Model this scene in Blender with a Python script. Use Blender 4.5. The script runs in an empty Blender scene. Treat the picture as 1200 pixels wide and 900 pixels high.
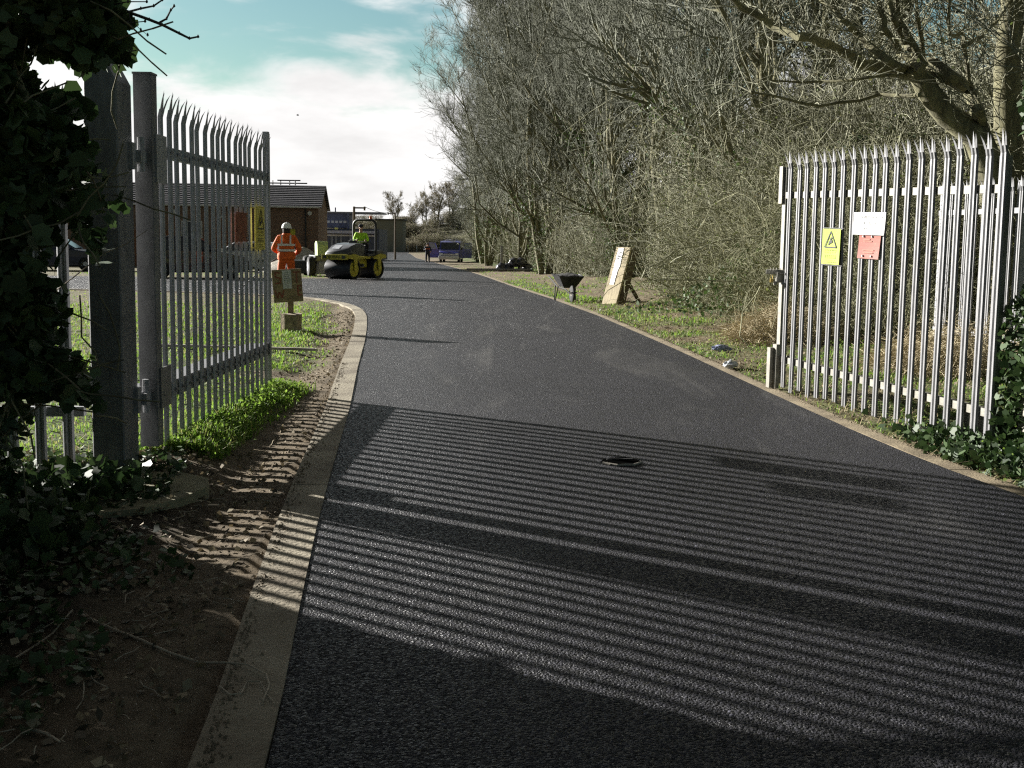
import bpy, bmesh, math, random
import numpy as np
from mathutils import Vector, Matrix, noise as mn

random.seed(7)
rng = np.random.default_rng(11)
R = math.radians
sc = bpy.context.scene
col = sc.collection

# ------------------------------------------------------------------ camera
CZ = 1.45
F = 1200.0
TH, TP = 0.014, 0.1
_c = 1 / math.sqrt(1 + TP * TP); _s = TP * _c
_r = Vector((1, 0, 0)); _u = Vector((0, _s, _c)); FW = Vector((0, _c, -_s))
RT = _r * math.cos(TH) + _u * math.sin(TH)
UP = _u * math.cos(TH) - _r * math.sin(TH)
cam = bpy.data.cameras.new('camera')
camo = bpy.data.objects.new('camera', cam)
col.objects.link(camo)
cam.sensor_width = 36; cam.lens = 36; cam.clip_end = 4000; cam.clip_start = 0.05
cam.shift_y = -50 / 1200
m3 = Matrix((RT, UP, -FW)).transposed()
camo.matrix_world = Matrix.Translation((0, 0, CZ)) @ m3.to_4x4()
sc.camera = camo


def zt(y):
    return -0.012 * max(0.0, y - 25) if y < 150 else -1.5


def at(px, py, Y):
    """survey helper: a point of the photograph at its real distance Y from the camera"""
    d = RT * ((px - 600) / F) + UP * ((400 - py) / F) + FW
    t = Y / d.y
    return Vector((t * d.x, Y, CZ + t * d.z))


# ------------------------------------------------------------------ sun and sky
SUN_EL = R(17.4)
sdir = Vector((-0.846, 0.533, 0)).normalized() * math.cos(SUN_EL) + Vector((0, 0, math.sin(SUN_EL)))
sl = bpy.data.lights.new('sun', 'SUN'); sl.energy = 5.0; sl.angle = R(0.53); sl.color = (1, 0.965, 0.905)
so = bpy.data.objects.new('sun', sl); col.objects.link(so)
so.rotation_euler = sdir.to_track_quat('Z', 'Y').to_euler()
w = bpy.data.worlds.new('World'); sc.world = w; w.use_nodes = True
nt = w.node_tree; nd = nt.nodes; lk = nt.links; nd.clear()


def N(tree, typ, **k):
    n = tree.nodes.new(typ)
    ins = k.pop('ins', {})
    for a, b in k.items(): setattr(n, a, b)
    for i, v in ins.items(): n.inputs[i].default_value = v
    return n


def build_world():
    out = N(nt, 'ShaderNodeOutputWorld'); bg = N(nt, 'ShaderNodeBackground')
    sky = N(nt, 'ShaderNodeTexSky', sky_type='NISHITA', sun_disc=False)
    sky.sun_elevation = SUN_EL
    sky.sun_rotation = math.atan2(sdir.x, sdir.y)
    sky.air_density = 1.2; sky.dust_density = 0.6; sky.ozone_density = 2.0
    tint = N(nt, 'ShaderNodeMix', data_type='RGBA', blend_type='MULTIPLY'); tint.inputs[0].default_value = 1
    lk.new(sky.outputs[0], tint.inputs[6]); tint.inputs[7].default_value = (0.62, 0.76, 0.68, 1)
    tc = N(nt, 'ShaderNodeTexCoord')
    sep = N(nt, 'ShaderNodeSeparateXYZ'); lk.new(tc.outputs['Generated'], sep.inputs[0])
    mp = N(nt, 'ShaderNodeMapping'); mp.inputs['Scale'].default_value = (1, 1, 3.2)
    mp.inputs['Location'].default_value = (0.35, 0.1, 0.22)
    lk.new(tc.outputs['Generated'], mp.inputs[0])
    n1 = N(nt, 'ShaderNodeTexNoise', ins={'Scale': 5.2, 'Detail': 7, 'Roughness': 0.52, 'Distortion': 0.35})
    lk.new(mp.outputs[0], n1.inputs['Vector'])
    # cover: nearly solid low cloud, breaking up into teal gaps higher up
    ma0 = N(nt, 'ShaderNodeFloatCurve'); cv = ma0.mapping.curves[0]
    for i_, (x_, y_) in enumerate(((0.0, .95), (0.09, .76), (0.15, .57), (0.21, .50), (0.30, .47), (0.45, .7), (1.0, .75))):
        if i_ == 0: cv.points[0].location = (x_, y_)
        elif i_ == 1: cv.points[1].location = (1.0, .9)
        if 1 <= i_ < 6: cv.points.new(x_, y_)
    ma0.mapping.update(); lk.new(sep.outputs['Z'], ma0.inputs['Value'])
    ma = N(nt, 'ShaderNodeMath', operation='SUBTRACT'); lk.new(ma0.outputs[0], ma.inputs[0]); ma.inputs[1].default_value = 0.5
    ad = N(nt, 'ShaderNodeMath', operation='ADD'); lk.new(n1.outputs[0], ad.inputs[0]); lk.new(ma.outputs[0], ad.inputs[1])
    cr = N(nt, 'ShaderNodeMapRange', interpolation_type='SMOOTHSTEP'); lk.new(ad.outputs[0], cr.inputs[0])
    cr.inputs[1].default_value = 0.43; cr.inputs[2].default_value = 0.62
    # cloud brightness: brighter towards the sun's half of the sky, greyer overhead and behind
    dot = N(nt, 'ShaderNodeVectorMath', operation='DOT_PRODUCT'); lk.new(tc.outputs['Generated'], dot.inputs[0])
    dot.inputs[1].default_value = (-0.35, 0.93, 0.05)
    br = N(nt, 'ShaderNodeMapRange'); lk.new(dot.outputs['Value'], br.inputs[0])
    br.inputs[1].default_value = 0.45; br.inputs[2].default_value = 0.92; br.inputs[3].default_value = 0.4; br.inputs[4].default_value = 7.0
    cc = N(nt, 'ShaderNodeMix', data_type='RGBA', blend_type='MULTIPLY'); cc.inputs[0].default_value = 1
    cc.inputs[6].default_value = (1.0, 0.985, 0.975, 1)
    cmb = N(nt, 'ShaderNodeCombineXYZ')
    n3 = N(nt, 'ShaderNodeTexNoise', ins={'Scale': 9.0, 'Detail': 6, 'Roughness': 0.55}); lk.new(mp.outputs[0], n3.inputs['Vector'])
    sh = N(nt, 'ShaderNodeMapRange'); lk.new(n3.outputs[0], sh.inputs[0]); sh.inputs[1].default_value = 0.3; sh.inputs[2].default_value = 0.65; sh.inputs[3].default_value = 0.84; sh.inputs[4].default_value = 1.06
    shm = N(nt, 'ShaderNodeMath', operation='MULTIPLY'); lk.new(br.outputs[0], shm.inputs[0]); lk.new(sh.outputs[0], shm.inputs[1])
    for i in range(3): lk.new(shm.outputs[0], cmb.inputs[i])
    lk.new(cmb.outputs[0], cc.inputs[7])
    mx = N(nt, 'ShaderNodeMix', data_type='RGBA'); lk.new(cr.outputs[0], mx.inputs[0])
    lk.new(tint.outputs[2], mx.inputs[6]); lk.new(cc.outputs[2], mx.inputs[7])
    lk.new(mx.outputs[2], bg.inputs[0]); bg.inputs[1].default_value = 0.05
    lk.new(bg.outputs[0], out.inputs[0])


build_world()
sc.view_settings.view_transform = 'Standard'
sc.view_settings.look = 'None'
sc.view_settings.exposure = 1.6
sc.view_settings.gamma = 1
sc.cycles.use_denoising = False
sc.cycles.filter_width = 1.25
sc.cycles.sample_clamp_indirect = 4
sc.cycles.max_bounces = 6
sc.cycles.transparent_max_bounces = 6

# ------------------------------------------------------------------ materials
MATS = {}


def mat(name, c1, c2=None, scale=6.0, rough=0.8, metal=0.0, bump=0.0, bscale=40.0, detail=5, coat=0.0, c3=None, spec=None, stretch=None, dist=0.01):
    if name in MATS: return MATS[name]
    m = bpy.data.materials.new(name); m.use_nodes = True
    t = m.node_tree; b = t.nodes['Principled BSDF']
    b.inputs['Roughness'].default_value = rough; b.inputs['Metallic'].default_value = metal
    b.inputs['Coat Weight'].default_value = coat
    if spec is not None: b.inputs['Specular IOR Level'].default_value = spec
    tc = N(t, 'ShaderNodeTexCoord'); vec = tc.outputs['Object']
    if stretch:
        mp = N(t, 'ShaderNodeMapping'); mp.inputs['Scale'].default_value = stretch
        t.links.new(vec, mp.inputs[0]); vec = mp.outputs[0]
    c2 = c2 or tuple(x * 0.7 for x in c1)
    n = N(t, 'ShaderNodeTexNoise', ins={'Scale': scale, 'Detail': detail, 'Roughness': 0.6}); t.links.new(vec, n.inputs['Vector'])
    r = N(t, 'ShaderNodeValToRGB'); t.links.new(n.outputs[0], r.inputs[0])
    r.color_ramp.elements[0].position = 0.35; r.color_ramp.elements[1].position = 0.65
    r.color_ramp.elements[0].color = (*c2, 1); r.color_ramp.elements[1].color = (*c1, 1)
    if c3:
        e = r.color_ramp.elements.new(0.8); e.color = (*c3, 1)
    t.links.new(r.outputs[0], b.inputs['Base Color'])
    if bump:
        n2 = N(t, 'ShaderNodeTexNoise', ins={'Scale': bscale, 'Detail': 4, 'Roughness': 0.6}); t.links.new(vec, n2.inputs['Vector'])
        bp = N(t, 'ShaderNodeBump', ins={'Strength': bump, 'Distance': dist}); t.links.new(n2.outputs[0], bp.inputs['Height'])
        t.links.new(bp.outputs[0], b.inputs['Normal'])
    MATS[name] = m
    return m


def leafmat(name, cols, rough=0.5, trans=0.35):
    """leaf material: each leaf island its own tone, some light passes through"""
    if name in MATS: return MATS[name]
    m = bpy.data.materials.new(name); m.use_nodes = True
    t = m.node_tree; b = t.nodes['Principled BSDF']; b.inputs['Roughness'].default_value = rough
    g = N(t, 'ShaderNodeNewGeometry')
    r = N(t, 'ShaderNodeValToRGB'); t.links.new(g.outputs['Random Per Island'], r.inputs[0])
    r.color_ramp.interpolation = 'LINEAR'
    for i, c in enumerate(cols):
        e = r.color_ramp.elements[i] if i < 2 else r.color_ramp.elements.new(1.0)
        e.color = (*c, 1)
    for i, e in enumerate(list(r.color_ramp.elements)): e.position = i / (len(cols) - 1)
    t.links.new(r.outputs[0], b.inputs['Base Color'])
    if trans:
        tr = N(t, 'ShaderNodeBsdfTranslucent'); t.links.new(r.outputs[0], tr.inputs[0])
        mx = N(t, 'ShaderNodeMixShader'); mx.inputs[0].default_value = trans
        o = t.nodes['Material Output']
        t.links.new(b.outputs[0], mx.inputs[1]); t.links.new(tr.outputs[0], mx.inputs[2]); t.links.new(mx.outputs[0], o.inputs[0])
    MATS[name] = m
    return m


def asphalt_mat():
    m = bpy.data.materials.new('asphalt'); m.use_nodes = True; t = m.node_tree; b = t.nodes['Principled BSDF']; L = t.links.new
    tc = N(t, 'ShaderNodeTexCoord'); v = tc.outputs['Object']
    vo = N(t, 'ShaderNodeTexVoronoi', ins={'Scale': 95.0, 'Randomness': 1.0}); L(v, vo.inputs['Vector'])
    rc = N(t, 'ShaderNodeValToRGB'); L(vo.outputs['Color'], rc.inputs[0])
    rc.color_ramp.elements[0].color = (0.004, 0.004, 0.005, 1); rc.color_ramp.elements[1].color = (0.24, 0.242, 0.305, 1)
    e_ = rc.color_ramp.elements.new(0.62); e_.color = (0.036, 0.036, 0.046, 1)
    rc.color_ramp.elements[0].position = 0.25; rc.color_ramp.elements[1].position = 0.95
    big = N(t, 'ShaderNodeTexNoise', ins={'Scale': 0.55, 'Detail': 5, 'Roughness': 0.6}); L(v, big.inputs['Vector'])
    # dusty tracked-in dirt in long streaks
    mp = N(t, 'ShaderNodeMapping'); mp.inputs['Scale'].default_value = (1.2, 0.25, 1); mp.inputs['Rotation'].default_value = (0, 0, 0.1); L(v, mp.inputs[0])
    du = N(t, 'ShaderNodeTexNoise', ins={'Scale': 1.0, 'Detail': 9, 'Roughness': 0.6, 'Distortion': 1.2}); L(mp.outputs[0], du.inputs['Vector'])
    dr = N(t, 'ShaderNodeMapRange'); L(du.outputs[0], dr.inputs[0]); dr.inputs[1].default_value = 0.54; dr.inputs[2].default_value = 0.72; dr.inputs[4].default_value = 0.30
    mx = N(t, 'ShaderNodeMix', data_type='RGBA'); L(dr.outputs[0], mx.inputs[0]); L(rc.outputs[0], mx.inputs[6]); mx.inputs[7].default_value = (0.15, 0.145, 0.135, 1)
    mb = N(t, 'ShaderNodeMapRange'); L(big.outputs[0], mb.inputs[0]); mb.inputs[1].default_value = 0.3; mb.inputs[2].default_value = 0.7; mb.inputs[3].default_value = 0.75; mb.inputs[4].default_value = 1.2
    ml = N(t, 'ShaderNodeVectorMath', operation='SCALE'); L(mx.outputs[2], ml.inputs[0]); L(mb.outputs[0], ml.inputs['Scale'])
    L(ml.outputs[0], b.inputs['Base Color'])
    sp = N(t, 'ShaderNodeSeparateColor'); L(vo.outputs['Color'], sp.inputs[0])
    rr = N(t, 'ShaderNodeMapRange'); L(sp.outputs[2], rr.inputs[0]); rr.inputs[3].default_value = 0.34; rr.inputs[4].default_value = 0.95; L(rr.outputs[0], b.inputs['Roughness'])
    b.inputs['Specular IOR Level'].default_value = 0.24
    v2 = N(t, 'ShaderNodeTexVoronoi', ins={'Scale': 175.0}); L(v, v2.inputs['Vector'])
    a1 = N(t, 'ShaderNodeMath', operation='MULTIPLY_ADD'); L(vo.outputs['Distance'], a1.inputs[0]); a1.inputs[1].default_value = -1.1; a1.inputs[2].default_value = 1.0
    a2 = N(t, 'ShaderNodeMath', operation='MULTIPLY_ADD'); L(sp.outputs[1], a2.inputs[0]); a2.inputs[1].default_value = 0.75; L(a1.outputs[0], a2.inputs[2])
    a3 = N(t, 'ShaderNodeMath', operation='MULTIPLY_ADD'); L(v2.outputs['Distance'], a3.inputs[0]); a3.inputs[1].default_value = -0.5; L(a2.outputs[0], a3.inputs[2])
    bp = N(t, 'ShaderNodeBump', ins={'Strength': 1.0, 'Distance': 0.009}); L(a3.outputs[0], bp.inputs['Height']); L(bp.outputs[0], b.inputs['Normal'])
    MATS['asphalt'] = m
    return m


def ground_mat():
    m = bpy.data.materials.new('ground_soil'); m.use_nodes = True; t = m.node_tree; b = t.nodes['Principled BSDF']; L = t.links.new
    tc = N(t, 'ShaderNodeTexCoord'); v = tc.outputs['Object']
    at_ = N(t, 'ShaderNodeAttribute'); at_.attribute_name = 'cover'
    sp = N(t, 'ShaderNodeSeparateColor'); L(at_.outputs['Color'], sp.inputs[0])
    n1 = N(t, 'ShaderNodeTexNoise', ins={'Scale': 7.0, 'Detail': 9, 'Roughness': 0.7}); L(v, n1.inputs['Vector'])
    so_ = N(t, 'ShaderNodeValToRGB'); L(n1.outputs[0], so_.inputs[0])
    so_.color_ramp.elements[0].position = 0.3; so_.color_ramp.elements[1].position = 0.75
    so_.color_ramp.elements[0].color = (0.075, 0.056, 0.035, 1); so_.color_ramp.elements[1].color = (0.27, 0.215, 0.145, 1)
    gr = N(t, 'ShaderNodeValToRGB'); n2 = N(t, 'ShaderNodeTexNoise', ins={'Scale': 14.0, 'Detail': 6}); L(v, n2.inputs['Vector']); L(n2.outputs[0], gr.inputs[0])
    gr.color_ramp.elements[0].color = (0.035, 0.05, 0.012, 1); gr.color_ramp.elements[1].color = (0.11, 0.17, 0.035, 1)
    gr.color_ramp.elements[0].position = 0.35; gr.color_ramp.elements[1].position = 0.7
    st = N(t, 'ShaderNodeValToRGB'); n3 = N(t, 'ShaderNodeTexVoronoi', ins={'Scale': 22.0}); L(v, n3.inputs['Vector']); L(n3.outputs['Color'], st.inputs[0])
    st.color_ramp.elements[0].color = (0.06, 0.045, 0.028, 1); st.color_ramp.elements[1].color = (0.28, 0.23, 0.15, 1)
    m1 = N(t, 'ShaderNodeMix', data_type='RGBA'); L(sp.outputs[1], m1.inputs[0]); L(so_.outputs[0], m1.inputs[6]); L(st.outputs[0], m1.inputs[7])
    m2 = N(t, 'ShaderNodeMix', data_type='RGBA'); L(sp.outputs[0], m2.inputs[0]); L(m1.outputs[2], m2.inputs[6]); L(gr.outputs[0], m2.inputs[7])
    m3_ = N(t, 'ShaderNodeMix', data_type='RGBA'); L(sp.outputs[2], m3_.inputs[0]); L(m2.outputs[2], m3_.inputs[6]); m3_.inputs[7].default_value = (0.026, 0.02, 0.014, 1)  # dark humus soil, its colour deepened to carry the lower-left shade
    L(m3_.outputs[2], b.inputs['Base Color']); b.inputs['Roughness'].default_value = 0.95; b.inputs['Specular IOR Level'].default_value = 0.2
    n4 = N(t, 'ShaderNodeTexNoise', ins={'Scale': 30.0, 'Detail': 8, 'Roughness': 0.75}); L(v, n4.inputs['Vector'])
    bp = N(t, 'ShaderNodeBump', ins={'Strength': 1.0, 'Distance': 0.03}); L(n4.outputs[0], bp.inputs['Height']); L(bp.outputs[0], b.inputs['Normal'])
    MATS['ground_soil'] = m
    return m


ASP = asphalt_mat(); SOIL = ground_mat()
GALV = mat('galvanised', (0.20, 0.20, 0.205), (0.135, 0.135, 0.14), scale=7, rough=0.55, metal=0.3, bump=0.15, bscale=90, stretch=(6, 6, 1))
GALVD = mat('weathered_steel', (0.34, 0.345, 0.36), (0.25, 0.255, 0.265), scale=7, rough=0.6, metal=0.3, bump=0.2, bscale=60, c3=(0.37, 0.36, 0.33), stretch=(3, 3, 1))
POSTM = mat('aged_post_steel', (0.20, 0.20, 0.205), (0.13, 0.13, 0.135), scale=5, rough=0.65, metal=0.2, bump=0.2, bscale=60, c3=(0.24, 0.23, 0.19), stretch=(3, 3, 1))
CREAM = mat('pale_steel', (0.27, 0.26, 0.22), (0.18, 0.17, 0.14), scale=12, rough=0.6, metal=0.2, bump=0.2)
CONC = mat('concrete_edge', (0.31, 0.275, 0.20), (0.13, 0.105, 0.07), scale=1.7, rough=0.92, bump=1.0, bscale=45, c3=(0.36, 0.33, 0.26), detail=12)
CONC2 = mat('sandy_edge', (0.29, 0.235, 0.15), (0.13, 0.10, 0.06), scale=3, detail=12, rough=0.95, bump=0.6, bscale=60)
BARK = mat('bark_olive', (0.19, 0.18, 0.10), (0.08, 0.074, 0.045), scale=7, rough=0.95, bump=0.7, bscale=40, stretch=(1, 1, 0.3))
TWIG = mat('twig_olive', (0.31, 0.31, 0.215), (0.14, 0.138, 0.095), scale=3, rough=0.9)
TWIGP = mat('twig_far', (0.30, 0.27, 0.19), (0.18, 0.16, 0.115), scale=2, rough=0.9)  # lightened tone stands in for distance haze
BRAM = mat('bramble_stem', (0.33, 0.325, 0.20), (0.14, 0.14, 0.08), scale=2.5, rough=0.9)
STRAW = leafmat('dead_grass', [(0.20, 0.16, 0.09), (0.38, 0.31, 0.18), (0.27, 0.22, 0.12)], 0.8, 0.2)
IVY = leafmat('ivy_leaf', [(0.018, 0.035, 0.012), (0.035, 0.07, 0.02), (0.06, 0.10, 0.032), (0.035, 0.06, 0.02)], 0.6, 0.2)
IVYF = leafmat('ivy_leaf_far', [(0.02, 0.04, 0.012), (0.07, 0.12, 0.03), (0.035, 0.065, 0.02), (0.12, 0.17, 0.055)], 0.65, 0.25)
GRASS = leafmat('grass_blade', [(0.10, 0.20, 0.02), (0.16, 0.28, 0.035), (0.23, 0.34, 0.06), (0.30, 0.28, 0.11)], 0.7, 0.45)
LITTER = leafmat('leaf_litter', [(0.10, 0.075, 0.04), (0.24, 0.19, 0.11), (0.045, 0.035, 0.022), (0.33, 0.28, 0.18)], 0.8, 0.1)
BUDS = leafmat('small_leaf', [(0.08, 0.12, 0.03), (0.17, 0.20, 0.06), (0.17, 0.14, 0.07), (0.11, 0.15, 0.04)], 0.8, 0.3)
BLACKP = mat('black_plastic', (0.02, 0.02, 0.022), (0.012, 0.012, 0.013), rough=0.5)
RUBBER = mat('rubber', (0.022, 0.022, 0.022), (0.014, 0.014, 0.014), rough=0.85)
WHITEP = mat('white_sheet', (0.42, 0.42, 0.415), (0.37, 0.37, 0.365), scale=3, rough=0.45)
YELSIGN = mat('yellow_sign', (0.33, 0.43, 0.01), (0.30, 0.39, 0.01), scale=3, rough=0.4)
YELOLD = mat('old_yellow_sign', (0.62, 0.52, 0.06), (0.5, 0.40, 0.05), scale=6, rough=0.5)
REDPL = mat('faded_red_plate', (0.25, 0.045, 0.02), (0.19, 0.035, 0.018), scale=4, rough=0.4, c3=(0.55, 0.30, 0.16))
RUST = mat('rust_plate', (0.26, 0.075, 0.03), (0.16, 0.05, 0.025), scale=10, rough=0.8)
INK = mat('black_ink', (0.02, 0.02, 0.02), rough=0.7)
INKG = mat('grey_ink', (0.06, 0.06, 0.065), (0.04, 0.04, 0.045), rough=0.7)
INKR = mat('pale_ink', (0.36, 0.14, 0.09), (0.3, 0.11, 0.07), rough=0.7)
WOODW = mat('weathered_ply', (0.26, 0.195, 0.115), (0.16, 0.115, 0.065), scale=5, rough=0.85, bump=0.3, stretch=(1, 1, 5))
WOODL = mat('pale_timber', (0.40, 0.34, 0.21), (0.24, 0.195, 0.12), scale=5, rough=0.85, bump=0.3, stretch=(5, 5, 0.6))
WOODD = mat('dark_timber', (0.10, 0.075, 0.05), (0.06, 0.045, 0.03), scale=5, rough=0.9, bump=0.3)
REDPAINT = mat('red_brush_paint', (0.20, 0.045, 0.025), (0.17, 0.07, 0.04), scale=14, rough=0.8)
ORANGE = mat('orange_hi_vis', (0.72, 0.135, 0.01), (0.58, 0.09, 0.008), scale=4, rough=0.75, bump=0.5, bscale=9, dist=0.03)
LIME = mat('lime_hi_vis', (0.50, 0.85, 0.04), (0.38, 0.68, 0.03), scale=4, rough=0.75, bump=0.4, bscale=9, dist=0.03)
REFL = mat('reflective_band', (0.72, 0.72, 0.70), (0.6, 0.6, 0.58), rough=0.35)
NAVY = mat('navy_cloth', (0.025, 0.028, 0.045), rough=0.9)
SKIN = mat('skin', (0.55, 0.33, 0.24), (0.5, 0.29, 0.21), rough=0.6)
BOOT = mat('boot', (0.05, 0.035, 0.025), rough=0.8)
HELM_ = 0
HELM = mat('white_helmet', (0.82, 0.82, 0.80), (0.78, 0.78, 0.76), rough=0.35)
YELPAINT = mat('roller_yellow', (0.60, 0.52, 0.05), (0.44, 0.38, 0.045), scale=7, rough=0.5, c3=(0.30, 0.25, 0.06))
DARKPAINT = mat('roller_charcoal', (0.055, 0.06, 0.068), (0.04, 0.043, 0.05), rough=0.4, coat=0.2)
DRUM = mat('drum_steel', (0.05, 0.05, 0.055), (0.03, 0.03, 0.034), rough=0.45, metal=0.5, scale=4)
AMBER = mat('amber_lens', (0.8, 0.16, 0.03), rough=0.3)
GLASS = mat('dark_glass', (0.05, 0.06, 0.07), (0.04, 0.045, 0.05), rough=0.08, spec=0.8)
VANBLUE = mat('van_blue', (0.06, 0.07, 0.34), (0.045, 0.055, 0.28), rough=0.3, coat=0.5)
SILVER = mat('silver_trim', (0.55, 0.56, 0.58), (0.45, 0.46, 0.48), rough=0.35, metal=0.4)
CARDARK = mat('dark_car_paint', (0.012, 0.014, 0.022), rough=0.25, coat=0.7)
LAMP = mat('lamp_lens', (0.75, 0.77, 0.8), (0.65, 0.66, 0.7), rough=0.15)
TILE = mat('roof_tile', (0.125, 0.12, 0.135), (0.085, 0.082, 0.095), scale=3, rough=0.6)
GUTTER = mat('white_gutter', (0.7, 0.69, 0.67), rough=0.5)
BLUEG = mat('blue_grey_cladding', (0.13, 0.15, 0.25), (0.10, 0.115, 0.20), scale=2, rough=0.6)
GREYCLAD = mat('grey_cladding', (0.22, 0.23, 0.26), (0.17, 0.175, 0.20), scale=2, rough=0.6)
PALEROOF = mat('pale_roof_edge', (0.45, 0.44, 0.52), rough=0.6)
AGG = mat('pale_aggregate', (0.46, 0.43, 0.37), (0.33, 0.30, 0.25), scale=9, rough=0.95, bump=1, bscale=30, dist=0.05)
POLE = mat('pole_wood', (0.14, 0.11, 0.08), rough=0.9)


def brick_mat():
    m = bpy.data.materials.new('brick'); m.use_nodes = True; t = m.node_tree; b = t.nodes['Principled BSDF']; L = t.links.new
    tc = N(t, 'ShaderNodeTexCoord'); sp = N(t, 'ShaderNodeSeparateXYZ'); L(tc.outputs['Object'], sp.inputs[0])
    ad = N(t, 'ShaderNodeMath', operation='ADD'); L(sp.outputs[0], ad.inputs[0]); L(sp.outputs[1], ad.inputs[1])
    cb = N(t, 'ShaderNodeCombineXYZ'); L(ad.outputs[0], cb.inputs[0]); L(sp.outputs[2], cb.inputs[1])
    br = N(t, 'ShaderNodeTexBrick', ins={'Scale': 1.0, 'Mortar Size': 0.008, 'Brick Width': 0.225, 'Row Height': 0.075}); L(cb.outputs[0], br.inputs['Vector'])
    br.inputs['Color1'].default_value = (0.22, 0.12, 0.075, 1); br.inputs['Color2'].default_value = (0.15, 0.085, 0.055, 1); br.inputs['Mortar'].default_value = (0.20, 0.17, 0.14, 1)
    L(br.outputs[0], b.inputs['Base Color']); b.inputs['Roughness'].default_value = 0.9
    MATS['brick'] = m
    return m


BRICK = brick_mat()

# ------------------------------------------------------------------ object helpers


def tag(o, label=None, cat=None, group=None, kind=None):
    if label: o['label'] = label
    if cat: o['category'] = cat
    if group: o['group'] = group
    if kind: o['kind'] = kind
    return o


def empty(name, loc=(0, 0, 0), rz=0.0, label=None, cat=None, group=None):
    o = bpy.data.objects.new(name, None); col.objects.link(o)
    o.location = loc; o.rotation_euler = (0, 0, rz); o.empty_display_size = 0.2
    return tag(o, label, cat, group)


def link(name, me, m, parent=None, smooth=False):
    if not isinstance(m, (list, tuple)): m = [m]
    for x in m: me.materials.append(x)
    o = bpy.data.objects.new(name, me); col.objects.link(o)
    if parent: o.parent = parent
    if smooth: me.polygons.foreach_set('use_smooth', [True] * len(me.polygons))
    return o


def mesh_np(name, V, Fc, m, parent=None, smooth=False):
    V = np.asarray(V, np.float32); Fc = np.asarray(Fc, np.int32)
    me = bpy.data.meshes.new(name); k = Fc.shape[1]
    me.vertices.add(len(V)); me.vertices.foreach_set('co', V.ravel())
    me.loops.add(Fc.size); me.loops.foreach_set('vertex_index', Fc.ravel())
    me.polygons.add(len(Fc)); me.polygons.foreach_set('loop_start', np.arange(0, Fc.size, k, dtype=np.int32))
    me.update(calc_edges=True)
    return link(name, me, m, parent, smooth)


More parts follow.
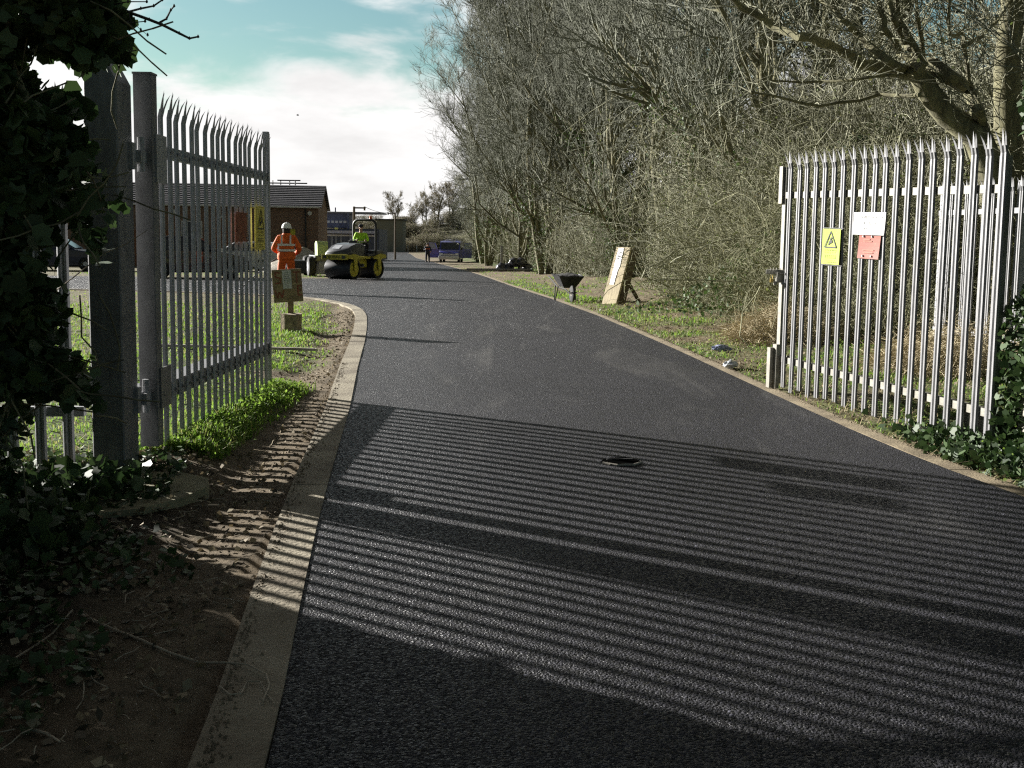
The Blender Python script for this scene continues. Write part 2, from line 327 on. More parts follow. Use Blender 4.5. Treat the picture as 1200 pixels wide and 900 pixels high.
class MB:
    def __init__(s): s.v = []; s.f = []; s.mi = []; s.cur = 0

    def add(s, vs, fs, M=None):
        b = len(s.v)
        s.v += [tuple(M @ Vector(v)) if M else tuple(v) for v in vs]
        s.f += [tuple(i + b for i in f) for f in fs]; s.mi += [s.cur] * len(fs)
        return s

    def box(s, c, d, rz=0.0, M=None, bev=0.0):
        """box centred on c with full size d"""
        x, y, z = d[0] / 2, d[1] / 2, d[2] / 2
        T = Matrix.Translation(c) @ Matrix.Rotation(rz, 4, 'Z')
        if M: T = M @ T
        if bev <= 0:
            vs = [(-x, -y, -z), (x, -y, -z), (x, y, -z), (-x, y, -z), (-x, -y, z), (x, -y, z), (x, y, z), (-x, y, z)]
            return s.add(vs, [(0, 3, 2, 1), (4, 5, 6, 7), (0, 1, 5, 4), (1, 2, 6, 5), (2, 3, 7, 6), (3, 0, 4, 7)], T)
        bm = bmesh.new(); bmesh.ops.create_cube(bm, size=1)
        for v in bm.verts: v.co = Vector((v.co.x * d[0], v.co.y * d[1], v.co.z * d[2]))
        bmesh.ops.bevel(bm, geom=bm.edges[:], offset=bev, segments=2, affect='EDGES', profile=0.6)
        bm.verts.index_update()
        s.add([v.co[:] for v in bm.verts], [[v.index for v in f.verts] for f in bm.faces], T); bm.free()
        return s

    def tube(s, pts, rad, n=6, cap=True):
        pts = [Vector(p) for p in pts]
        if not isinstance(rad, (list, tuple)): rad = [rad] * len(pts)
        b = len(s.v); prev = None
        for i, p in enumerate(pts):
            t = (pts[min(i + 1, len(pts) - 1)] - pts[max(i - 1, 0)]).normalized()
            if prev is None:
                a = t.orthogonal().normalized()
            else:
                a = (prev - t * prev.dot(t))
                a = a.normalized() if a.length > 1e-6 else t.orthogonal().normalized()
            prev = a; c = t.cross(a)
            for k in range(n):
                an = 2 * math.pi * k / n
                s.v.append(tuple(p + (a * math.cos(an) + c * math.sin(an)) * rad[i]))
        for i in range(len(pts) - 1):
            for k in range(n):
                q = b + i * n; k2 = (k + 1) % n
                s.f.append((q + k, q + k2, q + n + k2, q + n + k)); s.mi.append(s.cur)
        if cap:
            s.f.append(tuple(b + k for k in reversed(range(n)))); s.mi.append(s.cur)
            e = b + (len(pts) - 1) * n
            s.f.append(tuple(e + k for k in range(n))); s.mi.append(s.cur)
        return s

    def prism(s, prof, y0, y1, M=None):
        """profile in XZ extruded along Y from y0 to y1"""
        n = len(prof)
        vs = [(x, y0, z) for x, z in prof] + [(x, y1, z) for x, z in prof]
        fs = [tuple(range(n)), tuple(reversed(range(n, 2 * n)))] + [(i, i + n, (i + 1) % n + n, (i + 1) % n) for i in range(n)]
        return s.add(vs, fs, M)

    def lathe(s, prof, c, axis='Z', n=20):
        b = len(s.v); k = len(prof)
        for r, h in prof:
            for i in range(n):
                a = 2 * math.pi * i / n; u, v = r * math.cos(a), r * math.sin(a)
                p = (u, v, h) if axis == 'Z' else ((h, u, v) if axis == 'X' else (u, h, v))
                s.v.append((p[0] + c[0], p[1] + c[1], p[2] + c[2]))
        for j in range(k - 1):
            for i in range(n):
                i2 = (i + 1) % n
                s.f.append((b + j * n + i, b + j * n + i2, b + (j + 1) * n + i2, b + (j + 1) * n + i)); s.mi.append(s.cur)
        return s

    def build(s, name, m, parent=None, smooth=False, bevel=0.0):
        me = bpy.data.meshes.new(name); me.from_pydata(s.v, [], s.f)
        bm = bmesh.new(); bm.from_mesh(me); bmesh.ops.recalc_face_normals(bm, faces=bm.faces)
        bm.to_mesh(me); bm.free()
        me.polygons.foreach_set('material_index', s.mi)
        o = link(name, me, m, parent, False)
        if smooth:
            me.polygons.foreach_set('use_smooth', [True] * len(me.polygons))
            me.set_sharp_from_angle(angle=R(40))
        return o


def text_obj(s, size, M, m, name='lettering', parent=None, extrude=0.001, sx=1.0):
    cu = bpy.data.curves.new('tmp', 'FONT'); cu.body = s; cu.size = size; cu.extrude = extrude
    cu.align_x = 'CENTER'; cu.align_y = 'CENTER'; cu.resolution_u = 2
    o = bpy.data.objects.new('tmp', cu); col.objects.link(o)
    dg = bpy.context.evaluated_depsgraph_get(); dg.update()
    me = bpy.data.meshes.new_from_object(o.evaluated_get(dg))
    bpy.data.objects.remove(o); bpy.data.curves.remove(cu)
    me.transform(M @ Matrix.Diagonal((sx, 1, 1, 1))); me.name = name
    me.materials.clear()
    return link(name, me, m, parent)


def copy_tree(o, parent=None):
    c = o.copy(); col.objects.link(c); c.parent = parent
    for ch in list(o.children): copy_tree(ch, c)
    return c


def rigid(o, V):
    return o

# ------------------------------------------------------------------ road layout
XL = [(-6, -0.2), (0, -0.4), (2.69, -0.65), (3.61, -0.78), (5.29, -1.0), (6.81, -1.17), (8.53, -1.36), (11.38, -1.72), (14.21, -2.05), (16.22, -2.31), (18.88, -2.69), (20.66, -3.05),
      (24, -3.55), (36, -5.0), (41, -5.6), (57, -7.5), (94, -12.2), (140, -18.2), (210, -27.3)]
XR = [(-6, 4.2), (0, 3.9), (5.0, 3.15), (5.78, 2.98), (6.66, 2.8), (7.87, 2.66), (9.85, 2.49), (13.67, 2.2), (19.69, 1.64), (24.5, 1.01), (34.2, -0.08), (45, -1.15), (57.4, -2.5), (75, -4.7), (94.2, -7.15), (138.6, -12.82), (210, -21.5)]
JN = [(-60, 28.5), (-14, 27.0), (-9, 26.4), (-6, 25.1), (-4.94, 24.3), (-4.43, 23.75), (-3.62, 22.3), (-3.3, 21.4), (-3.05, 20.66)]
JF = [(-60, 36), (-9, 38.6), (-7, 39.8), (-5.6, 41.0)]


def terp(T, q):
    if q <= T[0][0]: return T[0][1]
    for (a, b), (c, d) in zip(T, T[1:]):
        if q <= c: return b + (d - b) * (q - a) / (c - a)
    return T[-1][1]


def outside(x, y):
    """metres off the tarmac and its edging (<=0 on it) and the side (-1 left, 1 right)"""
    l = terp(XL, y) - 0.19; r = terp(XR, y) + 0.15
    if y > 211: return 1.0, 1
    if x > r: return x - r, 1
    if x >= l: return -1.0, 0
    if x < -2.9:
        a = terp(JN, x) - 0.2; b = terp(JF, x) + 0.05
        if a <= y <= b: return -1.0, 0
        if y < a: return min(l - x, (a - y) * 0.9), -1
        return min(l - x, y - b), -1
    return l - x, -1


def fn(x, y, s=1.0, o=0.0):
    return mn.fractal(Vector((x * s, y * s, o)), 0.8, 2.1, 4)


def sst(a, b, v):
    t = min(1, max(0, (v - a) / (b - a))); return t * t * (3 - 2 * t)


def gz(x, y):
    z = zt(y); s, side = outside(x, y)
    if s < 0: return z - 0.05
    k = min(1, s / 0.5)
    z += k * 0.022 * fn(x, y, 1.6) + k * 0.012 * fn(x, y, 7, 3)
    if side < 0:
        if y < 22 and x > -8:
            z -= 0.045 * math.exp(-((s - 0.38) / 0.22) ** 2) * sst(3, 5, y)
            if 4.5 < y < 11: z += 0.06 * math.exp(-((x + 2.18) / 0.24) ** 2) * sst(6.0, 7, y) * (1 - sst(9.3, 10.3, y))
    else:
        z += 0.05 * sst(0.2, 1.2, s)
        if y < 60: z += 0.30 * sst(1.2, 5, s) * (1 - sst(35, 60, y))
        if y >= 60: z += 0.5 * sst(3, 9, s)
    return z


def cover(x, y):
    """grass, straw, dark humus amounts at a point (humus tone also holds painted shade)"""
    s, side = outside(x, y)
    if s < 0: return 0, 0, 0
    n = fn(x, y, 1.1, 5); n2 = fn(x, y, 3.5, 9)
    if side < 0:
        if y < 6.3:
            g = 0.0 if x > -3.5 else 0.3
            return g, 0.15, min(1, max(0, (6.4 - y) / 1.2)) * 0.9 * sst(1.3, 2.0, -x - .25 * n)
        edge = 0.6 if y < 11 else 0.22
        if y < 9.9 and x > -2.5:
            g = sst(-1.85, -2.05, x) if False else max(0, min(1, (-1.86 - x) / 0.2)) * (1 if y > 6.6 else 0)
            return g * 0.95, 0.1, 0
        g = sst(edge, edge + 0.5, s + 0.35 * n) * (0.9 + 0.5 * n2)
        if y > 19: g *= 0.55
        if x < -4.5 and y > 12: g *= 0.6
        return max(0, min(1, g)), 0.35, 0
    # right
    if y < 14:
        g = 0.58 + 0.9 * n
        st = 0.55
        if x > 3.2 and y > 7.5: g += .25
    elif y < 40:
        g = 0.5 + 1.1 * n + (0.25 if s < 1.0 else -0.15); st = 0.6
        if 24 < y < 40 and s > 0.8: g -= 0.35
    else:
        g = 0.25 + 0.9 * n + (0.5 if s > 3.5 else -0.25); st = 0.35
    return max(0, min(1, g)), st, 0


def build_ground():
    xs = [-2500, -900, -400, -200, -120, -80, -60, -45, -35, -28, -22, -18, -15, -13, -11, -9.5, -8.5] + list(np.arange(-8, 8.01, 0.11)) + [8.6, 9.5, 11, 13, 16, 20, 26, 35, 50, 80, 120, 200, 400, 900, 2500]
    ys = [-60, -20, -5, -2, 0] + list(np.arange(1, 14, 0.11)) + list(np.arange(14, 30, 0.25)) + list(np.arange(30, 60, 1.0)) + list(np.arange(60, 220, 5.0)) + [230, 260, 320, 450, 700, 1200, 3000]
    V = []; C = []
    for y in ys:
        for x in xs:
            V.append((x, y, gz(x, y)))
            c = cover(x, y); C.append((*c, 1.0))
    nx = len(xs)
    i, j = np.meshgrid(np.arange(nx - 1), np.arange(len(ys) - 1)); a = (j * nx + i).ravel()
    Fc = np.stack([a, a + 1, a + nx + 1, a + nx], 1)
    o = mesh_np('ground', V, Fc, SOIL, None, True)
    ca = o.data.color_attributes.new('cover', 'FLOAT_COLOR', 'POINT')
    ca.data.foreach_set('color', np.array(C, np.float32).ravel())
    tag(o, kind='structure')


build_ground()


def build_road():
    b = MB()
    ys = [-6, -3, 0] + [round(0.5 * k, 2) for k in range(1, 50)] + list(range(25, 60)) + list(range(60, 212, 6))
    ys = sorted(set(ys + [20.66, 41.0]))
    rows = []
    for y in ys:
        l = terp(XL, y); r = terp(XR, y)
        rows.append([(l + (r - l) * k / 8, y, zt(y) + 0.008 + (0.012 * math.sin(math.pi * k / 8))) for k in range(9)])
    V = [p for r in rows for p in r]
    Fs = [(j * 9 + i, j * 9 + i + 1, (j + 1) * 9 + i + 1, (j + 1) * 9 + i) for j in range(len(rows) - 1) for i in range(8)]
    b.add(V, Fs)
    # side road into the yard
    xs = [-60, -45, -30, -22, -16, -14, -12, -10, -9, -8, -7, -6.5, -6, -5.6]
    # strip left of x=-5.6 between near edge and far edge
    rr = []
    for x in xs:
        a, c = terp(JN, x), terp(JF, x); rr.append([(x, a + (c - a) * k / 8, zt(a + (c - a) * k / 8) + 0.008) for k in range(9)])
    V = [p for r in rr for p in r]
    b.add(V, [(j * 9 + i, (j + 1) * 9 + i, (j + 1) * 9 + i + 1, j * 9 + i + 1) for j in range(len(rr) - 1) for i in range(8)])
    # wedge between x=-5.6 and the main strip
    ya = terp(JN, -5.6)
    yy = sorted(set([20.66, 21.4, 22.3, 23.1, 23.75, 24.3, ya, 26, 27, 28, 30, 32, 34, 36, 38, 40, 41.0]))
    JNi = sorted([(p[1], p[0]) for p in JN])
    prev = None
    for y in yy:
        xr_ = terp(XL, y)
        xl_ = max(-5.6, terp(JNi, y)) if y <= ya else -5.6
        if y == 20.66: xl_ = xr_
        cur = [(xl_, y, zt(y) + 0.008), (xr_, y, zt(y) + 0.008)]
        if prev: b.add(prev + cur, [(0, 1, 3, 2)])
        prev = cur
    o = b.build('road', ASP); tag(o, kind='structure')
    # concrete edgings, with joints
    def edging(name, pts, w0, mtl, seg=0.914, top=0.016):
        b = MB(); pts = [Vector((p[0], p[1], 0)) for p in pts]
        # resample
        P = [pts[0]]; acc = 0
        for a, c in zip(pts, pts[1:]):
            L = (c - a).length; t = seg - acc
            while t < L:
                P.append(a + (c - a) * (t / L)); t += seg
            acc = (acc + L) % seg
        P.append(pts[-1])
        for k, (a, c) in enumerate(zip(P, P[1:])):
            d = (c - a)
            if d.length < 0.05: continue
            dn = d.normalized(); nrm = Vector((-dn.y, dn.x, 0)) * (1 if w0 > 0 else -1); W = abs(w0)
            # mitred outer edge from neighbours
            g = 0.002 if a.y < 20 else 0.0
            def nn(q):
                i = max(1, min(len(P) - 2, q)); e = (P[i + 1] - P[i - 1]).normalized(); return Vector((-e.y, e.x, 0)) * (1 if w0 > 0 else -1)
            na, nc = nn(k), nn(k + 1)
            a1 = a + dn * g; c1 = c - dn * g
            j = 0.004 * (random.random() - 0.5) if a.y < 20 else 0
            q = [a1, c1, c1 + nc * W, a1 + na * W]
            vs = [(p.x, p.y, zt(p.y) + top + j) for p in q] + [(p.x, p.y, zt(p.y) - 0.12) for p in q]
            b.add(vs, [(0, 1, 2, 3), (4, 7, 6, 5), (0, 4, 5, 1), (1, 5, 6, 2), (2, 6, 7, 3), (3, 7, 4, 0)])
        return tag(b.build(name, mtl), kind='structure')
    lp = [(x, y) for y, x in XL if y <= 20.66] + [(x, y) for x, y in reversed(JN) if x < -3.05]
    edging('kerb_left', lp, 0.205, CONC)
    rp = [(terp(XR, y), y) for y in [-6, 0] + list(np.arange(1, 12, 0.5)) + list(range(12, 60, 2)) + list(range(60, 211, 10))]
    edging('kerb_right', rp, -0.15, CONC2, seg=1.8, top=0.006)
    fl = [(terp(XL, y), y) for y in list(range(41, 60, 2)) + list(range(60, 211, 10))]
    edging('kerb_far', fl, 0.15, CONC2, seg=2, top=0.018)


build_road()

# ------------------------------------------------------------------ palisade pieces


def pale(b, base, dirx, out, h, w=0.066, z0=0.0, splay=1.0, d=0.011, lean=0.0):
    """one W-section pale: base point, along-fence dir, outward dir; three-pronged head"""
    X = Vector(dirx); O = Vector(out); B = Vector(base); Z = (Vector((0, 0, 1)) + X * (lean or random.gauss(0, .0022)) + O * random.gauss(0, .002))
    prof = [(-w / 2, 0.0), (-w * 0.36, d), (-w * 0.16, d * 0.95), (0, 0.25 * d), (w * 0.16, d * 0.95), (w * 0.36, d), (w / 2, 0.0)]
    t = 0.003
    ring = [(u, v) for u, v in prof] + [(u, v - t) for u, v in reversed(prof)]
    n = len(ring); hs = h - 0.17

    def R_(z, off=0.0): return [B + X * u + O * (v + off) + Z * z for u, v in ring]
    levels = [(z0, 0), (hs, 0), (hs + 0.05, 0.012 * splay)]
    vs = []
    for z, off in levels: vs += R_(z, off)
    fs = []
    for k in range(len(levels) - 1):
        for i in range(n): fs.append((k * n + i, k * n + (i + 1) % n, (k + 1) * n + (i + 1) % n, (k + 1) * n + i))
    fs.append(tuple(range(n)))
    b.add(vs, fs)
    # three prongs
    zt_ = hs + 0.05; of = 0.012 * splay
    for u0, u1, du, do, dz in ((-w / 2, -w * 0.17, -0.030, 0.035, 0.10), (-w * 0.16, w * 0.16, 0.0, 0.012, 0.12), (w * 0.17, w / 2, 0.030, 0.035, 0.10)):
        p = [B + X * u0 + O * (of + d * .6) + Z * zt_, B + X * u1 + O * (of + d * .6) + Z * zt_, B + X * u1 + O * (of + d * .6 - .004) + Z * zt_, B + X * u0 + O * (of + d * .6 - .004) + Z * zt_]
        um = (u0 + u1) / 2
        q = [B + X * (um + (u - um) * .62 + du * .55 * splay) + O * (of + d * .6 + do * .5 * splay + o) + Z * (zt_ + dz * 0.6) for u, o in ((u0, 0), (u1, 0), (u1, -.004), (u0, -.004))]
        tip = B + X * (um + du * splay) + O * (of + d * .6 + do * splay) + Z * (zt_ + dz)
        b.add(p + q + [tip], [(0, 1, 5, 4), (1, 2, 6, 5), (2, 3, 7, 6), (3, 0, 4, 7), (4, 5, 8), (5, 6, 8), (6, 7, 8), (7, 4, 8)])


def bar(b, a, c, wv, wn):
    """rectangular bar from a to c; vertical height wv, horizontal thickness wn"""
    a = Vector(a); c = Vector(c); d = (c - a).normalized(); n = Vector((-d.y, d.x, 0)).normalized() * wn / 2; z = Vector((0, 0, wv / 2))
    vs = [a - n - z, a + n - z, a + n + z, a - n + z, c - n - z, c + n - z, c + n + z, c - n + z]
    b.add(vs, [(0, 1, 2, 3), (7, 6, 5, 4), (0, 4, 5, 1), (1, 5, 6, 2), (2, 6, 7, 3), (3, 7, 4, 0)])


# ---- left gate, opened, seen along its length
def left_gate():
    A = Vector((-2.30, 6.475, 0)); B = Vector((-2.245, 9.38, 0))
    d = (B - A).normalized(); out = Vector((d.y, -d.x, 0))   # towards the road (+x)
    g = empty('palisade_gate', A, 0, 'open dark steel palisade gate on the left carrying a yellow sign and rusty plate', 'gate')

    def loc(v): return Vector(v) - A
    n = 18; b = MB()
    for k in range(n):
        p = A + d * (0.17 + k * 0.148); s, t = random.uniform(-.004, .004), random.uniform(-.012, .012)
        pale(b, loc(p + out * 0.032), d, out, 2.36 + t, z0=0.06 + random.uniform(-.01, .015), w=0.068)
    b.build('pale_panel', GALVD, g)
    for z, nm in ((1.98, 'rail'), (0.42, 'rail')):
        b = MB(); bar(b, loc(A + d * 0.06 + Vector((0, 0, z))), loc(B - d * 0.04 + Vector((0, 0, z))), 0.075 if z > 1 else 0.11, 0.05)
        if z < 1: bar(b, loc(A + d * 0.06 + Vector((-.10, 0, z + 0.042))), loc(B - d * 0.04 + Vector((-.10, 0, z + 0.042))), 0.006, 0.15)
        for k in range(n):
            p = A + d * (0.17 + k * 0.148) + out * 0.052 + Vector((0, 0, z)); b.box(loc(p), (0.02, 0.018, 0.018))
        b.build(nm, GALVD if z > 1 else GALV, g)
    b = MB(); b.box((-0.0, 0, 1.265), (0.115, 0.10, 2.33), bev=0.006); b.box((0, 0, 2.435), (0.121, 0.106, 0.012))
    b.build('hinge_stile', POSTM, g)
    b = MB(); b.box(loc(B) + Vector((0, -0.01, 1.25)), (0.05, 0.05, 2.26)); b.box(loc(B) + Vector((0.035, -0.06, 1.25)), (0.01, 0.05, 2.22)); b.build('closing_stile', GALVD, g)
    for z in (1.92, 0.47):
        b = MB(); b.box((0.063, 0.085, z), (0.012, 0.19, 0.30 if z > 1 else 0.26)); b.build('gusset_plate', GALVD if z > 1 else GALV, g)
    return g, A, d, out


LG, LA, LD, LO = left_gate()


def left_posts():
    # big hinge post, top cut on a slope
    X0, Y0, X1, Y1 = -2.53, 6.10, -2.335, 6.34
    b = MB(); zl, zr = 2.95, 2.34
    vs = [(X0, Y0, -.1), (X1, Y0, -.1), (X1, Y1, -.1), (X0, Y1, -.1), (X0, Y0, zl - .25), (X1, Y0, zr), (X1, Y1, zr), (X0, Y1, zl - .25)]
    vs = [(x - X0, y - Y0, z) for x, y, z in vs]
    b.add(vs, [(0, 3, 2, 1), (4, 5, 6, 7), (0, 1, 5, 4), (1, 2, 6, 5), (2, 3, 7, 6), (3, 0, 4, 7)])
    p = empty('gate_post', (X0, Y0, 0), 0, 'massive dark square steel post between ivy and the open left gate', 'gate post')
    o = b.build('post', POSTM, p)
    o.modifiers.new('b', 'BEVEL').width = 0.008
    for z in (1.92, 0.42):
        b = MB(); b.box((0.215, 0.31, z), (0.07, 0.16, 0.07)); b.tube([(0.232, 0.28, z - .09), (0.232, 0.28, z + .12)], 0.022, 8)
        b.box((0.205, 0.20, z), (0.03, 0.06, 0.16)); b.tube([(0.20, 0.22, z + .03), (0.23, 0.42, z + .03)], 0.016, 6)
        b.build('hinge', GALVD, p, True)
    # fence running left from the post
    A = Vector((-2.62, 6.22, 0)); B = Vector((-9.5, 5.55, 0)); d = (B - A).normalized(); out = Vector((-d.y, d.x, 0))
    if out.y > 0: out = -out
    f = empty('palisade_fence', A, 0, 'dark palisade fence panel behind the ivy, left of the massive post', 'fence')
    b = MB()
    for k in range(44):
        p = A + d * (0.09 + k * 0.165)
        pale(b, p - A + out * 0.03 + Vector((0, 0, gz(p.x, p.y))), d, out, 2.35, z0=0.02, w=0.068)
    b.build('pale_panel', GALVD, f)
    for z in (1.95, 0.36):
        b = MB(); bar(b, Vector((0, 0, z)), (B - A) + Vector((0, 0, z)), 0.06, 0.045); b.build('rail', GALVD, f)
    for q in (2.75, 5.5):
        b = MB(); p = d * q; b.box(p + Vector((0, 0.08, 1.15)), (0.1, 0.05, 2.4)); b.build('fence_post', GALVD, f)


left_posts()


def wmat(origin, xdir, normal):
    """matrix placing a sign drawn in XY (x along xdir, y up) facing normal"""
    X = Vector(xdir).normalized(); Zv = Vector(normal).normalized(); Yv = Zv.cross(X).normalized()
    return Matrix.Translation(origin) @ Matrix((X, Yv, Zv)).transposed().to_4x4()


def plate(name, m, M, w, h, parent, t=0.004, skew=0.0, curl=0.0):
    b = MB(); nx, ny = 6, 6; vs = []; fs = []
    for side in (0, 1):
        for j in range(ny + 1):
            for i in range(nx + 1):
                u = i / nx - .5; v = j / ny - .5
                vs.append((u * w + skew * v, v * h, (t if side else 0) + curl * (math.sin(u * 5 + 1) * .5 + v * v * 2 - u * v)))
    n1 = (nx + 1) * (ny + 1)
    for s in (0, n1):
        for j in range(ny):
            for i in range(nx):
                a = s + j * (nx + 1) + i; fs.append((a, a + 1, a + nx + 2, a + nx + 1) if s else (a + nx + 1, a + nx + 2, a + 1, a))
    per = [i for i in range(nx + 1)] + [j * (nx + 1) + nx for j in range(1, ny + 1)] + [ny * (nx + 1) + i for i in range(nx - 1, -1, -1)] + [j * (nx + 1) for j in range(ny - 1, 0, -1)]
    for a, c in zip(per, per[1:] + per[:1]): fs.append((a, c, c + n1, a + n1))
    b.add(vs, fs, M)
    return b.build(name, m, parent)


def strokes(b, M, segs, w, z=0.0055, t=0.0008):
    for (x0, y0, x1, y1) in segs:
        dx, dy = x1 - x0, y1 - y0; L = math.hypot(dx, dy) or 1e-6; nx, ny = -dy / L * w / 2, dx / L * w / 2
        q = [(x0 + nx, y0 + ny), (x0 - nx, y0 - ny), (x1 - nx, y1 - ny), (x1 + nx, y1 + ny)]
        b.add([(x, y, z) for x, y in q] + [(x, y, z + t) for x, y in q], [(3, 2, 1, 0), (4, 5, 6, 7), (0, 1, 5, 4), (1, 2, 6, 5), (2, 3, 7, 6), (3, 0, 4, 7)], M)


def scribble(n, x0, x1, y, h, r):
    """short handwritten marks, as illegible as they are in the photograph"""
    out = []
    for k in range(n):
        x = x0 + (x1 - x0) * (k + .5) / n + r.uniform(-.2, .2) * (x1 - x0) / n
        a = r.choice([(0, -1, 0, 1), (-.5, -1, .5, 1), (.5, -1, -.5, 1), (-.5, 0, .5, 0), (-.5, 1, .5, 1), (-.5, -1, .5, -1)])
        c = r.choice([(0, -1, 0, 1), (-.5, 0, .5, .2), (.5, 1, -.4, -.2)])
        for q in (a, c): out.append((x + q[0] * h * .4, y + q[1] * h / 2, x + q[2] * h * .4, y + q[3] * h / 2))
    return out


def warning_marks(root, M, w, h, ink):
    r = random.Random(3)
    b = MB(); y0, y1, x = -0.02 * h, 0.43 * h, 0.33 * w
    strokes(b, M, [(-x, y0, x, y0), (x, y0, 0, y1), (0, y1, -x, y0)], 0.035 * w + 0.002)
    # falling figure and arrow inside the triangle
    strokes(b, M, [(-.10 * w, .10 * h, .10 * w, .155 * h)], 0.09 * w); strokes(b, M, [(-.02 * w, .17 * h, .07 * w, .245 * h), (.07 * w, .245 * h, .0, .25 * h), (-.14 * w, .06 * h, -.05 * w, .075 * h), (-.06 * w, .225 * h, -.01 * w, .20 * h)], 0.035 * w)
    b.build('warning_triangle', INK, root)
    b = MB()
    for yy, n, hh in ((-.10, 9, .035), (-.17, 5, .035)):
        strokes(b, M, scribble(n, -.33 * w, .33 * w, yy * h, hh * h, r), 0.006)
    for yy in (-.25, -.285, -.32): strokes(b, M, [(-.33 * w + k * .11 * w, yy * h, -.33 * w + (k + .8) * .11 * w, yy * h) for k in range(6)], 0.014 * h)
    strokes(b, M, scribble(7, -.3 * w, .3 * w, -.385 * h, .02 * h, r), .004); strokes(b, M, scribble(8, -.2 * w, .36 * w, -.44 * h, .03 * h, r), .005)
    b.build('small_print', ink, root)


def left_signs():
    def pos(Y, z, off=0.075): return Vector((LA.x + (Y - LA.y) * LD.x / LD.y, Y, z)) + LO * off
    # yellow warning sign
    Y0 = 8.86; zc = (at(294, 267, Y0).z)
    o = pos(Y0, zc); s = empty('warning_sign', o, 0, 'narrow looking yellow warning sign hung on the open left gate', 'sign')
    M = wmat((0, 0, 0), LD * 1.0, LO)
    # reading direction runs from far to near when seen from the road
    M = wmat((0, 0, 0), -LD if False else LD, LO)
    plate('sign_plate', YELOLD, M, 0.27, 0.37, s, curl=0.006); warning_marks(s, Matrix.Translation(LO * 0.004) @ M, 0.27, 0.37, INK)
    for z in (-.17, .17): b = MB(); bar(b, Vector((-.04, -.18, z)), Vector((-.04, .18, z)), .008, .004); b.build('cable_tie', BLACKP, s)
    Y0 = 8.30; o = pos(Y0, at(273, 266, Y0).z)
    s = empty('rusty_plate', o, 0, 'blank rust brown plate hung beside the yellow sign on the open left gate', 'sign')
    plate('plate', RUST, M, 0.30, 0.235, s, curl=0.004)
    for z in (.09, -.09): b = MB(); b.box((0.008, .12, z), (.012, .016, .016)); b.build('fixing_bolt', GALVD, s)


left_signs()


